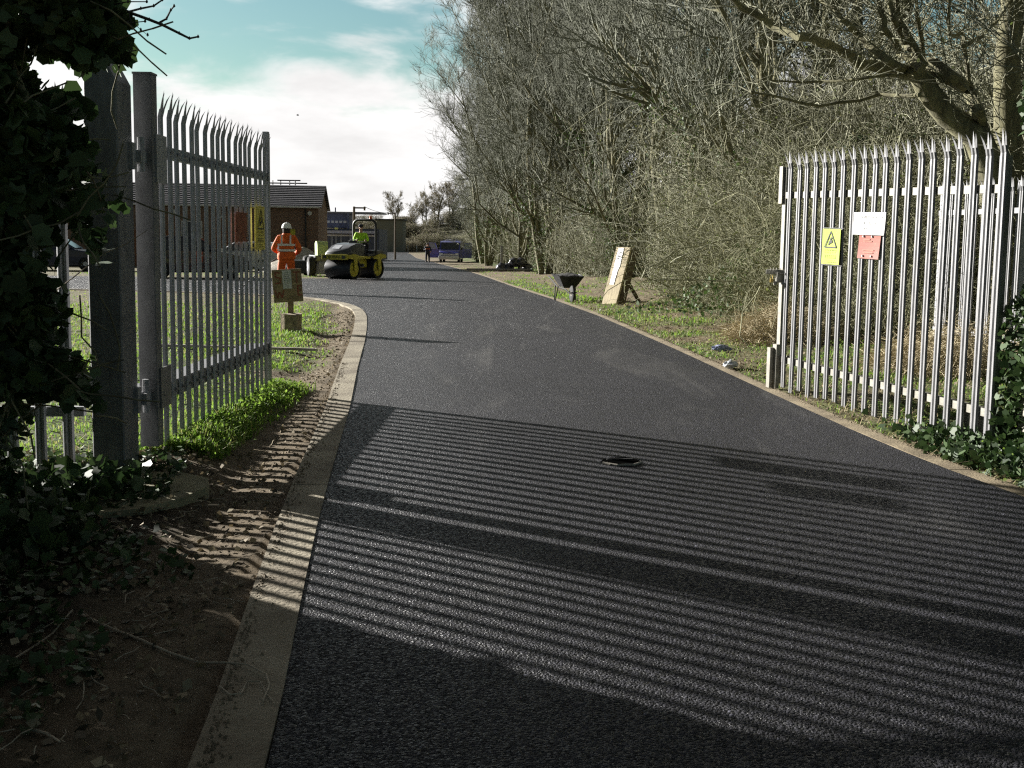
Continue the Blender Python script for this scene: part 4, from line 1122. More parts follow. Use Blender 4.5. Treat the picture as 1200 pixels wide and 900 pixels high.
def right_big_tree():
    # thick limbed tree behind the right gate, limbs surveyed from the photograph at their real distance
    D = 13.2
    root = empty('limbed_tree', (0, 0, 0), 0, 'thick limbed leafless tree leaning left above the right gate', 'tree')
    base = Vector((at(1150, 170, D).x + .5, D, gz(6.6, D)))
    root.location = base

    def P(px, py, dy=0): return at(px, py, D + dy) - base
    b = MB()
    b.tube([(0, 0, -.1), P(1172, 300), P(1165, 210), P(1145, 160), P(1110, 135), P(1088, 108), P(1078, 88)], [.22, .2, .19, .17, .15, .14, .13], 10)
    b.build('trunk', BARK, root, True)
    limbs = [([(1078, 88), (1050, 84), (1010, 74), (970, 52), (935, 42), (905, 30), (870, 8), (840, -20)], .085), ([(1076, 86), (1040, 72), (1005, 40), (985, 22), (955, -10)], .06),
             ([(1079, 84), (1055, 60), (1038, 34), (1030, 0), (1024, -40)], .05), ([(1080, 80), (1062, 50), (1045, 20), (1035, -20)], .06), ([(1084, 78), (1066, 46), (1052, 20), (1048, -30)], .05),
             ([(1088, 76), (1110, 88), (1135, 108), (1150, 132), (1152, 165)], .11), ([(1082, 78), (1080, 50), (1075, 20), (1072, -20)], .04),
             ([(1140, 142), (1138, 110), (1130, 60), (1128, 40), (1112, 40), (1113, -10)], .035), ([(1130, 55), (1150, 42), (1172, 20), (1190, -10)], .03),
             ([(1065, 88), (1020, 90), (960, 96), (900, 94)], .025), ([(1080, 110), (1030, 112), (960, 124), (880, 108)], .03)]
    tw = []
    r_ = random.Random(9)
    for pts, r in limbs:
        b = MB(); q = [P(x, y, .35 * math.sin(i * 1.7 + x)) for i, (x, y) in enumerate(pts)]; n = len(q)
        sm = []
        for i in range(n - 1):
            for t in (0, .33, .66): sm.append(q[i].lerp(q[i + 1], t) + Vector((r_.gauss(0, .012), r_.gauss(0, .012), r_.gauss(0, .012))))
        sm.append(q[-1])
        b.tube(sm, [r * (1 - .6 * i / len(sm)) for i in range(len(sm))], 8); b.build('limb', BARK, root, True)
        for i in range(3, len(sm), 1):
            for _ in range(3):
                p = sm[i].copy(); d = Vector((r_.gauss(-.2, .6), r_.gauss(0, .6), r_.gauss(.5, .5))).normalized(); L = r_.uniform(.4, 1.4)
                for s in range(5):
                    d = (d + Vector((r_.gauss(0, .2), r_.gauss(0, .2), r_.gauss(.05, .2)))).normalized(); p2 = p + d * L / 5; tw.append((p, p2, .009 * (1 - s / 7), .009 * (1 - (s + 1) / 7)))
                    if r_.random() < .6:
                        e = (d + Vector((r_.gauss(0, .7), r_.gauss(0, .7), r_.gauss(0, .5)))).normalized(); tw.append((p2, p2 + e * r_.uniform(.15, .4), .005, .0035))
                    p = p2
    seg_mesh('twigs', tw, TWIG, root, 3)
    # straight trunk at the right edge
    t2 = empty('bare_tree', (6.55, 13.6, gz(6.55, 13.6)), 0, 'straight pole like leafless trunk at the right edge of the view', 'tree')
    o = Vector(t2.location); b = MB()
    b.tube([(0.05, 0, -.1), at(1181, 160, 13.6) - o, at(1180, 80, 13.6) - o, at(1187, 0, 13.6) - o, at(1186, -120, 13.6) - o], [.2, .17, .16, .14, .08], 10); b.build('trunk', BARK, t2, True)
    tw = []
    for _ in range(260):
        z = r_.uniform(1.5, 6.5); p = Vector((r_.gauss(0, .05), 0, z)); d = Vector((r_.gauss(0, .8), r_.gauss(0, .8), .3)).normalized(); L = r_.uniform(.5, 1.8)
        for s in range(5):
            d = (d + Vector((r_.gauss(0, .2), r_.gauss(0, .2), r_.gauss(0, .2)))).normalized(); p2 = p + d * L / 5; tw.append((p, p2, .008, .006)); p = p2
    seg_mesh('twigs', tw, TWIG, t2, 3)
    # ivy bush at the right edge on the hinge post
    iv = empty('ivy_bush', (RB.x + .28, RB.y - .2, .05), 0, 'dark green ivy clinging round the post at the right edge', 'ivy')
    q = []
    for _ in range(6500):
        z = random.random() * 2.7; k = .34 + .12 * math.sin(z * 3.1) + .05 * math.sin(z * 9); a = random.uniform(0, 6.28); rad = k * math.sqrt(random.uniform(.35, 1))
        if z > 1.9: rad *= .8
        q.append((.12 + math.cos(a) * rad, math.sin(a) * rad, z))
    for _ in range(3000):   # spreading on the ground
        x = random.gauss(-.35, .42); y = random.gauss(-.25, .5); q.append((x, y, gz(RB.x + .28 + x, RB.y - .2 + y) - .05 + random.uniform(.0, .1)))
    q = np.array(q); q = q[[outside(a + iv.location.x, b_ + iv.location.y)[0] > .0 for a, b_, c in q]]
    V, Fc = leaves_np(q, rng.uniform(.03, .065, len(q)), LEAF7); mesh_np('foliage', V, Fc, IVY, iv)
    b = MB()
    for k in range(7):
        a = k * .9; b.tube([(.1 + .1 * math.cos(a), .1 * math.sin(a), 0), (.12 + .12 * math.cos(a + .6), .12 * math.sin(a + .6), .8), (.1 + .15 * math.cos(a + 1), .1 * math.sin(a + 1), 1.6), (.1, .1 * math.sin(a), 2.3)], .012, 5)
    b.build('stem', BARK, iv, True)
    # dark ivy thicket right behind the gate
    q = []
    th = empty('ivy_thicket', (6.2, 17.3, .25), 0, 'dark ivy covered thicket seen through the bars of the right gate', 'bush')
    for _ in range(9000):
        x = random.gauss(0, 1.4); y = random.gauss(0, .45); z = random.random() * 3.3 * math.exp(-(x / 2.2) ** 2); q.append((x, y, z))
    V, Fc = leaves_np(np.array(q), rng.uniform(.05, .1, len(q)), LEAF4); mesh_np('foliage', V, Fc, IVYF, th)
    b = MB()
    for k in range(14):
        x = random.uniform(-1.8, 1.8); b.tube([(x, random.uniform(-.3, .3), 0), (x + random.gauss(0, .2), 0, 1.1), (x + random.gauss(0, .4), 0, 2.4)], [.04, .03, .01], 5)
    b.build('stem', BARK, th)
    # mound of flattened dead grass left of the right gate
    for (cx, cy, rx, hh, n, lb) in ((3.95, 14.6, .8, .5, 4200, 'mound of dead straw coloured stalks left of the right gate'), (4.9, 11.2, .9, .45, 3600, 'straw heap of flattened dead stalks behind the right gate')):
        gm = empty('dead_grass_mound', (cx, cy, gz(cx, cy)), 0, lb, 'dry grass'); S = []
        for _ in range(n):
            a = random.uniform(0, 6.28); r = rx * math.sqrt(random.random()); p = Vector((r * math.cos(a), r * math.sin(a), random.random() * hh * (1 - (r / rx) ** 2)))
            d = Vector((random.gauss(-.3, .5), random.gauss(-.2, .5), random.gauss(0.0, .35))).normalized(); L = random.uniform(.15, .5); m_ = p + d * L / 2; e = m_ + (d + Vector((0, 0, -.35))).normalized() * L / 2
            S += [(p, m_, .0035, .003), (m_, e, .003, .002)]
        seg_mesh('stalks', S, mat('straw_stalk', (.55, .48, .32), (.33, .275, .17), scale=2, rough=.9), gm, 3)


right_big_tree()


def left_ivy():
    root = empty('ivy_hedge', (-2.95, 5.0, 0), 0, 'dark shaded ivy hanging over the fence at the left edge', 'ivy')
    o = Vector(root.location); q = []; r_ = random.Random(21)
    n = 0
    # lumps: centre, radii, leaves
    L = []
    for px, py, rx, ry, k, Y in ((20, 0, 75, 75, 1800, 4.5), (95, 25, 42, 45, 700, 4.5), (118, 50, 22, 24, 210, 4.55), (45, 95, 58, 60, 1100, 4.5), (10, 160, 76, 75, 1400, 4.5), (58, 190, 38, 55, 450, 4.5), (10, 260, 78, 75, 1300, 4.4), (70, 300, 34, 50, 420, 4.35),
                                 (15, 350, 74, 60, 950, 4.25), (6, 425, 50, 45, 320, 4.2), (58, 432, 46, 30, 260, 4.25), (112, 455, 20, 24, 80, 4.3), (0, 500, 18, 40, 60, 4.15), (108, 240, 14, 60, 40, 4.4), (-70, 300, 70, 330, 3800, 4.5)):
        c = at(px, py, Y); q_ = Y / 1200; L.append(((c.x, c.y, c.z), (rx * q_, .30, ry * q_), k))
    L += [((-2.75, 4.62, 1.7), (.38, .38, 1.5), 3000), ((-3.3, 4.95, 1.4), (.45, .36, 1.4), 3400), ((-3.95, 5.3, 1.3), (.5, .36, 1.3), 3400), ((-4.7, 5.6, 1.3), (.5, .36, 1.3), 3000), ((-5.5, 5.75, 1.0), (.5, .35, 1.2), 2600), ((-6.4, 5.8, 1.1), (.6, .35, 1.3), 2600),  # hedge lumps mostly out of view, added and sized to shade the foreground
          ((-3.1, 5.2, .30), (.5, .35, .42), 2200), ((-3.7, 5.5, .4), (.6, .3, .5), 1900), ((-2.5, 4.95, .1), (.3, .3, .16), 500), ((-2.35, 5.5, .1), (.4, .3, .1), 300), ((-2.6, 3.6, .3), (.7, .6, .45), 2000), ((-2.2, 4.6, .1), (.3, .4, .14), 500)]
    for c, rd, k in L:
        for _ in range(k):
            while True:
                v = Vector((r_.uniform(-1, 1), r_.uniform(-1, 1), r_.uniform(-1, 1)))
                if v.length <= 1: break
            if v.length < .55 and r_.random() < .5: v = v.normalized() * r_.uniform(.55, 1)
            p = Vector((c[0] + v.x * rd[0], c[1] + v.y * rd[1], c[2] + v.z * rd[2]))
            if mn.noise(p * 2.6) < -.22: continue
            if p.z > .02: q.append(tuple(p - o))
    q = np.array(q); V, Fc = leaves_np(q, np.clip(rng.lognormal(-2.95, .38, len(q)), .02, .10), LEAF7); mesh_np('foliage', V, Fc, IVY, root)
    S = []
    for _ in range(80):
        c, rd, k = r_.choice(L[:16]); p = Vector((c[0] + r_.uniform(-1, 1) * rd[0] * .8, c[1] + r_.uniform(-1, 1) * rd[1] * .8, max(.05, c[2] + r_.uniform(-1, 1) * rd[2] * .8)))
        d = Vector((r_.gauss(.1, .5), r_.gauss(0, .5), r_.gauss(.1, .7))).normalized()
        for s in range(4):
            d = (d + Vector((r_.gauss(0, .2), r_.gauss(0, .2), r_.gauss(0, .2)))).normalized(); p2 = p + d * .09; S.append((p - o, p2 - o, .004, .0035)); p = p2
    for k in range(6):
        x = -2.3 - k * .25; p = Vector((x, 4.3 + .05 * k, 0))
        for s in range(12):
            p2 = p + Vector((r_.gauss(.0, .05), r_.gauss(0, .04), .27)); S.append((p - o, p2 - o, .022 - s * .001, .021 - s * .001)); p = p2
    seg_mesh('stems', S, BARK, root, 5)
    # overhanging bare branch at the top left
    D = 4.6; br = empty('overhanging_branch', at(100, -30, D), 0, 'bare dark twig with buds reaching across the sky at top left', 'branch'); bo = Vector(br.location)

    def P(x, y, d=0): return at(x, y, D + d) - bo
    b = MB()
    for pts, r in (([(60, -40), (100, -12), (125, 5), (150, 14), (175, 23), (190, 29), (210, 39), (222, 45), (232, 43)], .0085), ([(150, 14), (165, 10), (180, 7), (190, 0), (197, -8)], .005), ([(186, 27), (195, 22), (200, 12), (204, 7)], .005),
                   ([(100, -2), (130, 6), (150, 2), (172, 2)], .0035), ([(110, 33), (130, 30), (150, 27), (170, 25)], .0035), ([(151, 15), (153, 24), (154, 31)], .003), ([(157, 27), (165, 35), (173, 41)], .0015), ([(70, -30), (95, -10), (118, -4), (140, -20)], .007),
                   ([(128, 30), (133, 24), (138, 20)], .002), ([(122, -6), (127, 6), (134, 14)], .003)):
        q = [P(x, y, .12 * math.sin(x * .05 + r * 900)) for x, y in pts]
        b.tube(q, [r * (1 - .55 * i / len(q)) for i in range(len(q))], 6)
        for i in range(1, len(q)): b.lathe([(0.0005, -.007), (.005 + r * .3, -.002), (.004, .005), (.0005, .01)], q[i], 'Z', 6)
    b.build('twig', mat('dark_twig', (.05, .045, .04), rough=.85), br, True)
    # pale dead stem crossing the big post, thorny dark stems
    b = MB(); st = empty('dead_twig', at(90, 330, 5.2), 0, 'thin pale dead stem crossing the massive post', 'twig'); so_ = Vector(st.location)
    b.tube([at(60, 345, 5.3) - so_, at(95, 318, 5.2) - so_, at(120, 298, 5.2) - so_, at(148, 286, 5.2) - so_, at(174, 269, 5.2) - so_], [.004, .0035, .003, .0025, .0012], 5)
    b.tube([at(108, 306, 5.2) - so_, at(118, 305, 5.2) - so_, at(128, 292, 5.2) - so_], .0015, 4)
    b.build('stalk', mat('pale_dead_stem', (.42, .36, .27), rough=.9), st, True)
    # ivy and litter carpet at bottom left
    q = []
    for _ in range(14000):
        x = random.uniform(-4.4, -.95); y = random.uniform(2.6, 6.5); lim = -1.95 - .55 * (6.2 - y) / 3 * 0 + .28 * fn(x, y, 1.5, 2)
        if y < 4.8: lim = -1.55 + .45 * fn(x, y, 1.6, 2)
        if x < lim and fn(x, y, 2.2, 7) > -.25 and (random.random() < (.9 if y > 4.8 else .8)): q.append((x, y, gz(x, y) + random.uniform(.005, .07)))
    q = np.array(q); V, Fc = leaves_np(q, rng.uniform(.025, .05, len(q)), LEAF7, np.array([[0, 0, 1.0]]), .7)
    tag(mesh_np('ground_ivy', V, Fc, IVY), 'ivy leaves spreading over the dark soil at bottom left', 'ground ivy', kind='stuff')
    # fallen twigs
    def gtwig(name, pts, r, label, lift=.012):
        b = MB(); P3 = [Vector((x, y, max(gz(x, y), zt(y) + .016 if outside(x, y)[0] < .02 else -9) + lift)) for x, y in pts]; o_ = P3[0].copy()
        b.tube([p - o_ for p in P3], [r * (1 - .5 * i / len(P3)) for i in range(len(P3))], 5)
        e = empty(name, o_, 0, label, 'twig'); b.build('stalk', mat('pale_dead_stem', (.4, .35, .27)), e, True); return e

    def g(px, py):
        d = at(px, py, 1.0) - Vector((0, 0, CZ)); t = -CZ / d.z; return (d.x * t, d.y * t)
    gtwig('fallen_twig', [g(*p) for p in ((95, 718), (130, 730), (165, 748), (200, 768), (235, 780), (262, 780), (290, 788), (312, 800), (316, 812), (308, 832))], .005, 'long thin fallen twig lying from the soil onto the concrete edging')
    gtwig('fallen_twig', [g(*p) for p in ((258, 812), (270, 822), (283, 820), (290, 806), (305, 806), (312, 820), (322, 832))], .003, 'small curled pale root on the concrete edging', .006)
    gtwig('fallen_twig', [g(*p) for p in ((35, 858), (55, 862), (70, 876))], .005, 'short pale stick on the dark soil at bottom left')
    gtwig('fallen_twig', [g(*p) for p in ((0, 780), (20, 770), (45, 755), (62, 742), (85, 715))], .004, 'pale curved twig among the ivy at bottom left')


left_ivy()


def loose_sticks():
    r_ = random.Random(77)
    S = []
    for _ in range(420):
        if r_.random() < .6: x, y = r_.uniform(-3.2, -1.1), r_.uniform(2.6, 6.0)
        else: y = r_.uniform(5, 20); x = terp(XR, y) + r_.uniform(.2, 2.5)
        if outside(x, y)[0] < .05: continue
        a = r_.uniform(0, 6.28); L = r_.uniform(.04, .2); p = Vector((x, y, gz(x, y) + .012))
        for k in range(3):
            a += r_.gauss(0, .4); q = p + Vector((math.cos(a) * L / 3, math.sin(a) * L / 3, r_.gauss(0, .004))); S.append((p, q, .0022, .0017)); p = q
    o = seg_mesh('loose_sticks', S, mat('pale_dead_stem', (.4, .35, .27)), None, 4); tag(o, 'small broken sticks scattered over the soil of the verges', 'sticks', kind='stuff')
    b0 = at(349, 135, 60); b = MB(); b.lathe([(.001, -.16), (.045, -.08), (.055, 0), (.03, .10), (.001, .15)], (0, 0, 0), 'X', 8)
    for s in (-1, 1): b.add([(.05, s * .03, .01), (-.06, s * .03, .01), (-.05, s * .2, .10), (.03, s * .22, .10), (-.08, s * .42, .04), (-.04, s * .42, .05), (.05, s * .03, .0), (-.06, s * .03, .0), (-.05, s * .2, .09), (.03, s * .22, .09)], [(0, 1, 2, 3), (3, 2, 4, 5), (9, 8, 7, 6)])
    o = b.build('bird', BLACKP); o.location = b0; o.scale = (.55,) * 3; o.rotation_euler = (0, 0, .4); tag(o, 'tiny dark bird flying in the pale sky', 'bird')


loose_sticks()


def slab():
    b = MB(); P = [(-2.66, 6.06), (-2.35, 6.06), (-1.98, 6.05), (-1.78, 5.92), (-1.72, 5.7), (-1.78, 5.45), (-1.92, 5.22), (-2.1, 5.12), (-2.3, 5.2), (-2.7, 5.15)]
    n = len(P); zt_ = .026
    b.add([(x, y, zt_) for x, y in P] + [(x + (.02 if x > -2.2 else 0), y, -.1) for x, y in P], [tuple(range(n))] + [(i, i + n, (i + 1) % n + n, (i + 1) % n) for i in range(n)])
    o = b.build('concrete_pad', mat('mossy_concrete', (.27, .25, .15), (.15, .14, .085), scale=4, rough=.95, bump=.6, bscale=40)); tag(o, 'mossy concrete pad at the foot of the massive post', 'concrete pad')
    # broken gully in the road
    d = at(728, 545, 1.0) - Vector((0, 0, CZ)); t = -CZ / d.z; x, y = d.x * t, d.y * t
    g = empty('sunken_drain', (x, y, 0.024), .12, 'small round broken drain with pale rim set in the tarmac', 'drain')
    r_ = random.Random(4); b = MB(); pts = []
    for k in range(16):
        a = 2 * math.pi * k / 16; pts.append((math.cos(a) * .13 * r_.uniform(.9, 1.1), math.sin(a) * .12 * r_.uniform(.9, 1.1)))
    b.add([(x_, y_, .0025) for x_, y_ in pts], [tuple(range(16))]); b.build('pit_shade', mat('pit_shade_black', (.003, .003, .003), spec=0.0), g)  # flat disc; the hole's inner shade is put into its black colour
    b = MB(); b.tube([(p[0] * 1.03, p[1] * 1.03, .004) for p in pts[9:16]] , .008, 6); b.build('rim', mat('pale_rim', (.36, .33, .28)), g)
    b = MB(); b.box((0, .05, .004), (.17, .014, .008)); b.build('grate_bar', INK, g)


slab()

# ------------------------------------------------------------------ people


def person(name, J, E, mats_, tags, loc, rz, label, scale=1.0):
    """J: joint -> (pos, radius); E: list of (a, b, material index); one continuous skinned surface"""
    me = bpy.data.meshes.new('body'); ks = list(J); me.from_pydata([J[k][0] for k in ks], [(ks.index(a), ks.index(b)) for a, b, _ in E], [])
    o = bpy.data.objects.new('body', me); col.objects.link(o)
    md = o.modifiers.new('s', 'SKIN'); md.use_smooth_shade = True
    for i, k in enumerate(ks):
        r = J[k][1]; me.skin_vertices[0].data[i].radius = (r if isinstance(r, tuple) else (r, r)); me.skin_vertices[0].data[i].use_root = (k == 'pelvis')
    o.modifiers.new('u', 'SUBSURF').levels = 2
    dg = bpy.context.evaluated_depsgraph_get(); dg.update()
    m2 = bpy.data.meshes.new_from_object(o.evaluated_get(dg)); bpy.data.objects.remove(o)
    m2.materials.clear()
    for x in mats_: m2.materials.append(x)
    segs = [(Vector(J[a][0]), Vector(J[b][0]), m) for a, b, m in E]
    for p in m2.polygons:
        best = 1e9
        for a, b, m in segs:
            t = max(0, min(1, (p.center - a).dot(b - a) / max((b - a).length_squared, 1e-9))); dd = (p.center - a.lerp(b, t)).length
            if dd < best: best = dd; p.material_index = m
        p.use_smooth = True
    root = empty(name, loc, rz, label, 'person'); root.scale = (scale,) * 3
    bo = bpy.data.objects.new('body', m2); col.objects.link(bo); bo.parent = root
    return root


def hand(J, E, wrist, s, dirv, name, mi=3):
    w_ = Vector(J[wrist][0]); d = Vector(dirv).normalized(); side = d.cross(Vector((0, 0, 1)));
    side = side.normalized() if side.length > .1 else Vector((0, 1, 0))
    pk = name + 'palm'; J[pk] = (tuple(w_ + d * .07), .03); E.append((wrist, pk, mi))
    for k in range(4):
        a, c = f'{name}{k}a', f'{name}{k}b'; off = side * (.027 - .018 * k); L = [.075, .085, .08, .062][k]
        J[a] = (tuple(w_ + d * (.09 + L * .4) + off), .010); J[c] = (tuple(w_ + d * (.09 + L * .75) + off + Vector((0, 0, -.03))), .008); E.append((pk, a, mi)); E.append((a, c, mi))
    a = name + 'th'; J[a] = (tuple(w_ + d * .075 + side * .055 * s + Vector((0, 0, .015))), .010); E.append((pk, a, mi))


def stand(hands=((.33, .30, 1.02), (.33, -.28, 1.00)), elb=((.05, .36, 1.12), (.05, -.35, 1.12)), feet=((0, .13), (.05, -.13)), bend=0.05, head=(.06, 0)):
    """figure facing +X"""
    J = {'pelvis': ((0, 0, .95), (.185, .15)), 'waist': ((bend * .4, 0, 1.08), (.185, .145)), 'chest': ((bend * .9, 0, 1.28), (.205, .15)), 'neck0': ((bend * 1.1, 0, 1.46), (.115, .095)), 'neck': ((bend * 1.2 + .01, 0, 1.50), .062),
         'head': ((bend * 1.2 + head[0] * .4, head[1], 1.61), (.082, .098)), 'crown': ((bend * 1.2 + head[0] * .3, head[1], 1.705), (.07, .085))}
    E = [('pelvis', 'waist', 0), ('waist', 'chest', 0), ('chest', 'neck0', 0), ('neck0', 'neck', 3), ('neck', 'head', 3), ('head', 'crown', 3)]
    for s, n, h, e, f in ((1, 'l', hands[0], elb[0], feet[0]), (-1, 'r', hands[1], elb[1], feet[1])):
        J[n + 'sh'] = ((bend * .95, .20 * s, 1.39), .095); J[n + 'el'] = (e, .075); J[n + 'wr'] = (h, .040)
        J[n + 'hip'] = ((0, .095 * s, .86), .125); J[n + 'kn'] = ((f[0] + .03, f[1], .48), .095); J[n + 'an'] = ((f[0] - .01, f[1], .11), .075); J[n + 'to'] = ((f[0] + .17, f[1] + .02 * s, .045), (.048, .04)); J[n + 'he'] = ((f[0] - .06, f[1], .05), .042)
        E += [('chest', n + 'sh', 0), (n + 'sh', n + 'el', 0), (n + 'el', n + 'wr', 0), ('pelvis', n + 'hip', 1), (n + 'hip', n + 'kn', 1), (n + 'kn', n + 'an', 1), (n + 'an', n + 'to', 2), (n + 'an', n + 'he', 2)]
        hand(J, E, n + 'wr', s, Vector(h) - Vector(e), n + 'f')
    return J, E


def band(b, c, rx, ry, z0, z1, n=24, tilt=0):
    vs = []; fs = []
    for k in range(n):
        a = 2 * math.pi * k / n; ca, sa = math.cos(a), math.sin(a)
        vs += [(c[0] + ca * rx, c[1] + sa * ry, z0), (c[0] + ca * rx, c[1] + sa * ry, z1), (c[0] + ca * (rx - .012), c[1] + sa * (ry - .012), z1), (c[0] + ca * (rx - .012), c[1] + sa * (ry - .012), z0)]
    for k in range(n):
        a = 4 * k; c2 = 4 * ((k + 1) % n)
        for i in range(4): fs.append((a + i, c2 + i, c2 + (i + 1) % 4, a + (i + 1) % 4))
    b.add(vs, fs)


def face(root, hc, fr=.1, m=None):
    """nose, brow shadow, mouth and ears on the head front (+X)"""
    b = MB(); x, y, z = hc
    b.add([(x + fr - .012, y - .015, z - .02), (x + fr - .012, y + .015, z - .02), (x + fr - .012, y, z + .03), (x + fr + .018, y, z - .012)], [(0, 1, 3), (1, 2, 3), (2, 0, 3), (0, 2, 1)])
    b.build('nose', SKIN, root)
    for s in (-1, 1):
        b = MB(); b.lathe([(.001, -.008), (.011, -.004), (.012, .004), (.001, .008)], (x + fr - .016, y + s * .032, z + .022), 'X', 8); b.build('eye', INK, root)
        b = MB(); b.lathe([(.001, -.008), (.02, -.005), (.022, .005), (.001, .008)], (x, y + s * (.088), z), 'Y', 8); b.build('ear', SKIN, root)
    b = MB(); b.box((x + fr - .014, y, z - .052), (.01, .045, .008)); b.build('mouth', mat('lip', (.35, .13, .11)), root)


def helmet(root, c, m=HELM):
    b = MB(); b.lathe([(.001, .135), (.05, .128), (.09, .10), (.115, .055), (.125, .0), (.135, -.008), (.132, -.014), (.118, -.006)], c, 'Z', 20)
    b.box((c[0] + .14, c[1], c[2] - .008), (.07, .15, .008), bev=.003); b.tube([(c[0] - .10, c[1], c[2] + .09), (c[0], c[1], c[2] + .14), (c[0] + .10, c[1], c[2] + .09)], .01, 6)
    return b.build('helmet', m, root, True)


def people():
    # man in orange, seen from behind, leaning a little forward over a tool
    J, E = stand(hands=((.42, .16, 1.0), (.40, -.14, .93)), elb=((.1, .34, 1.10), (.08, -.34, 1.10)), bend=.12, feet=((0, .15), (.06, -.14)))
    p = (-5.83, 26.4, zt(26.4) + .008)
    root = person('person', J, E, [ORANGE, ORANGE, BOOT, SKIN], None, p, R(98), 'worker in orange hi-vis jacket and trousers with white helmet, back turned', 1.0)
    b = MB(); band(b, (.06, 0), .178, .232, 1.06, 1.115); band(b, (.09, 0), .182, .24, 1.20, 1.255)
    for s in (-1, 1): b.tube([(-.085, .11 * s, 1.25), (-.075, .11 * s, 1.36), (0.0, .11 * s, 1.47)], .022, 5)
    b.build('reflective_band', REFL, root, True)
    b = MB()
    for s, f in ((1, (0, .15)), (-1, (.06, -.14))): band(b, (f[0] + .02, f[1] * .98), .092, .092, .42, .47, 16)
    b.build('trouser_band', REFL, root, True)
    helmet(root, (.155, 0, 1.665)); face(root, (.165, 0, 1.60), .095)
    b = MB(); b.lathe([(.05, 1.47), (.085, 1.50), (.098, 1.56), (.10, 1.63), (.09, 1.67)], (.138, 0, 0), 'Z', 16); h_ = b.build('hair', mat('dark_hair', (.03, .02, .015)), root, True)
    b = MB(); b.lathe([(.12, 1.42), (.115, 1.50), (.10, 1.525), (.095, 1.50)], (.125, 0, 0), 'Z', 16); b.build('collar', ORANGE, root, True)
    # jacket hem
    b = MB(); b.lathe([(.225, .86), (.23, .95), (.21, 1.04)], (0.02, 0, 0), 'Z', 20); o = b.build('jacket_hem', ORANGE, root, True); o.scale = (.84, 1.02, 1)
    # rake handle he holds
    t = empty('rake', (-5.83 - .02, 26.4 + .30, zt(26.8)), R(98), 'long dark handled rake held by the worker in orange', 'tool')
    b = MB(); b.tube([(-.05, -.30, 1.02), (.0, .15, .98), (.05, .5, .75), (.15, 1.3, .03)], .018, 6); b.build('handle', BLACKP, t, True)
    b = MB(); b.box((.15, 1.3, .03), (.5, .05, .03), rz=R(20)); b.build('head', GALVD, t)
    # person beside the van, dark clothes
    J, E = stand(hands=((.22, .24, 1.0), (.30, -.22, 1.2)), elb=((.0, .31, 1.12), (.02, -.31, 1.12)), bend=.02)
    x, y = -7.75, 93.0
    r2 = person('person', J, E, [NAVY, NAVY, BOOT, SKIN], None, (x, y, zt(y) + .01), R(-80), 'person in dark clothes standing at the open door of the blue van', 1.02)
    face(r2, (.05, 0, 1.62), .095)
    b = MB(); b.lathe([(.001, .125), (.06, .115), (.095, .07), (.102, .0), (.1, -.03)], (.035, 0, 1.65), 'Z', 16); b.build('hair', mat('dark_hair', (.03, .02, .015)), r2, True)
    b = MB(); band(b, (.01, 0), .15, .20, 1.2, 1.26); b.build('orange_trim', ORANGE, r2)
    # roller driver, sitting
    J = {'pelvis': ((0, 0, 0.08), (.17, .14)), 'waist': ((.0, 0, .24), (.16, .125)), 'chest': ((.05, 0, .46), (.185, .14)), 'neck0': ((.07, 0, .62), (.08, .075)), 'neck': ((.08, 0, .69), .056), 'head': ((.10, 0, .80), (.08, .095)), 'crown': ((.10, 0, .89), (.068, .082))}
    E = [('pelvis', 'waist', 0), ('waist', 'chest', 0), ('chest', 'neck0', 0), ('neck0', 'neck', 3), ('neck', 'head', 3), ('head', 'crown', 3)]
    for s, n in ((1, 'l'), (-1, 'r')):
        J[n + 'sh'] = ((.05, .19 * s, .56), .083); J[n + 'el'] = ((.16, .27 * s, .32), .06); J[n + 'wr'] = ((.40, .16 * s, .33), .038)
        J[n + 'hip'] = ((.08, .10 * s, .06), .11); J[n + 'kn'] = ((.46, .14 * s, .08), .075); J[n + 'an'] = ((.52, .14 * s, -.32), .055); J[n + 'to'] = ((.66, .15 * s, -.385), (.045, .04))
        E += [('chest', n + 'sh', 0), (n + 'sh', n + 'el', 0), (n + 'el', n + 'wr', 0), ('pelvis', n + 'hip', 1), (n + 'hip', n + 'kn', 1), (n + 'kn', n + 'an', 1), (n + 'an', n + 'to', 2)]
        hand(J, E, n + 'wr', s, (1, 0, -.1), n + 'f')
    return J, E


DRV = people()


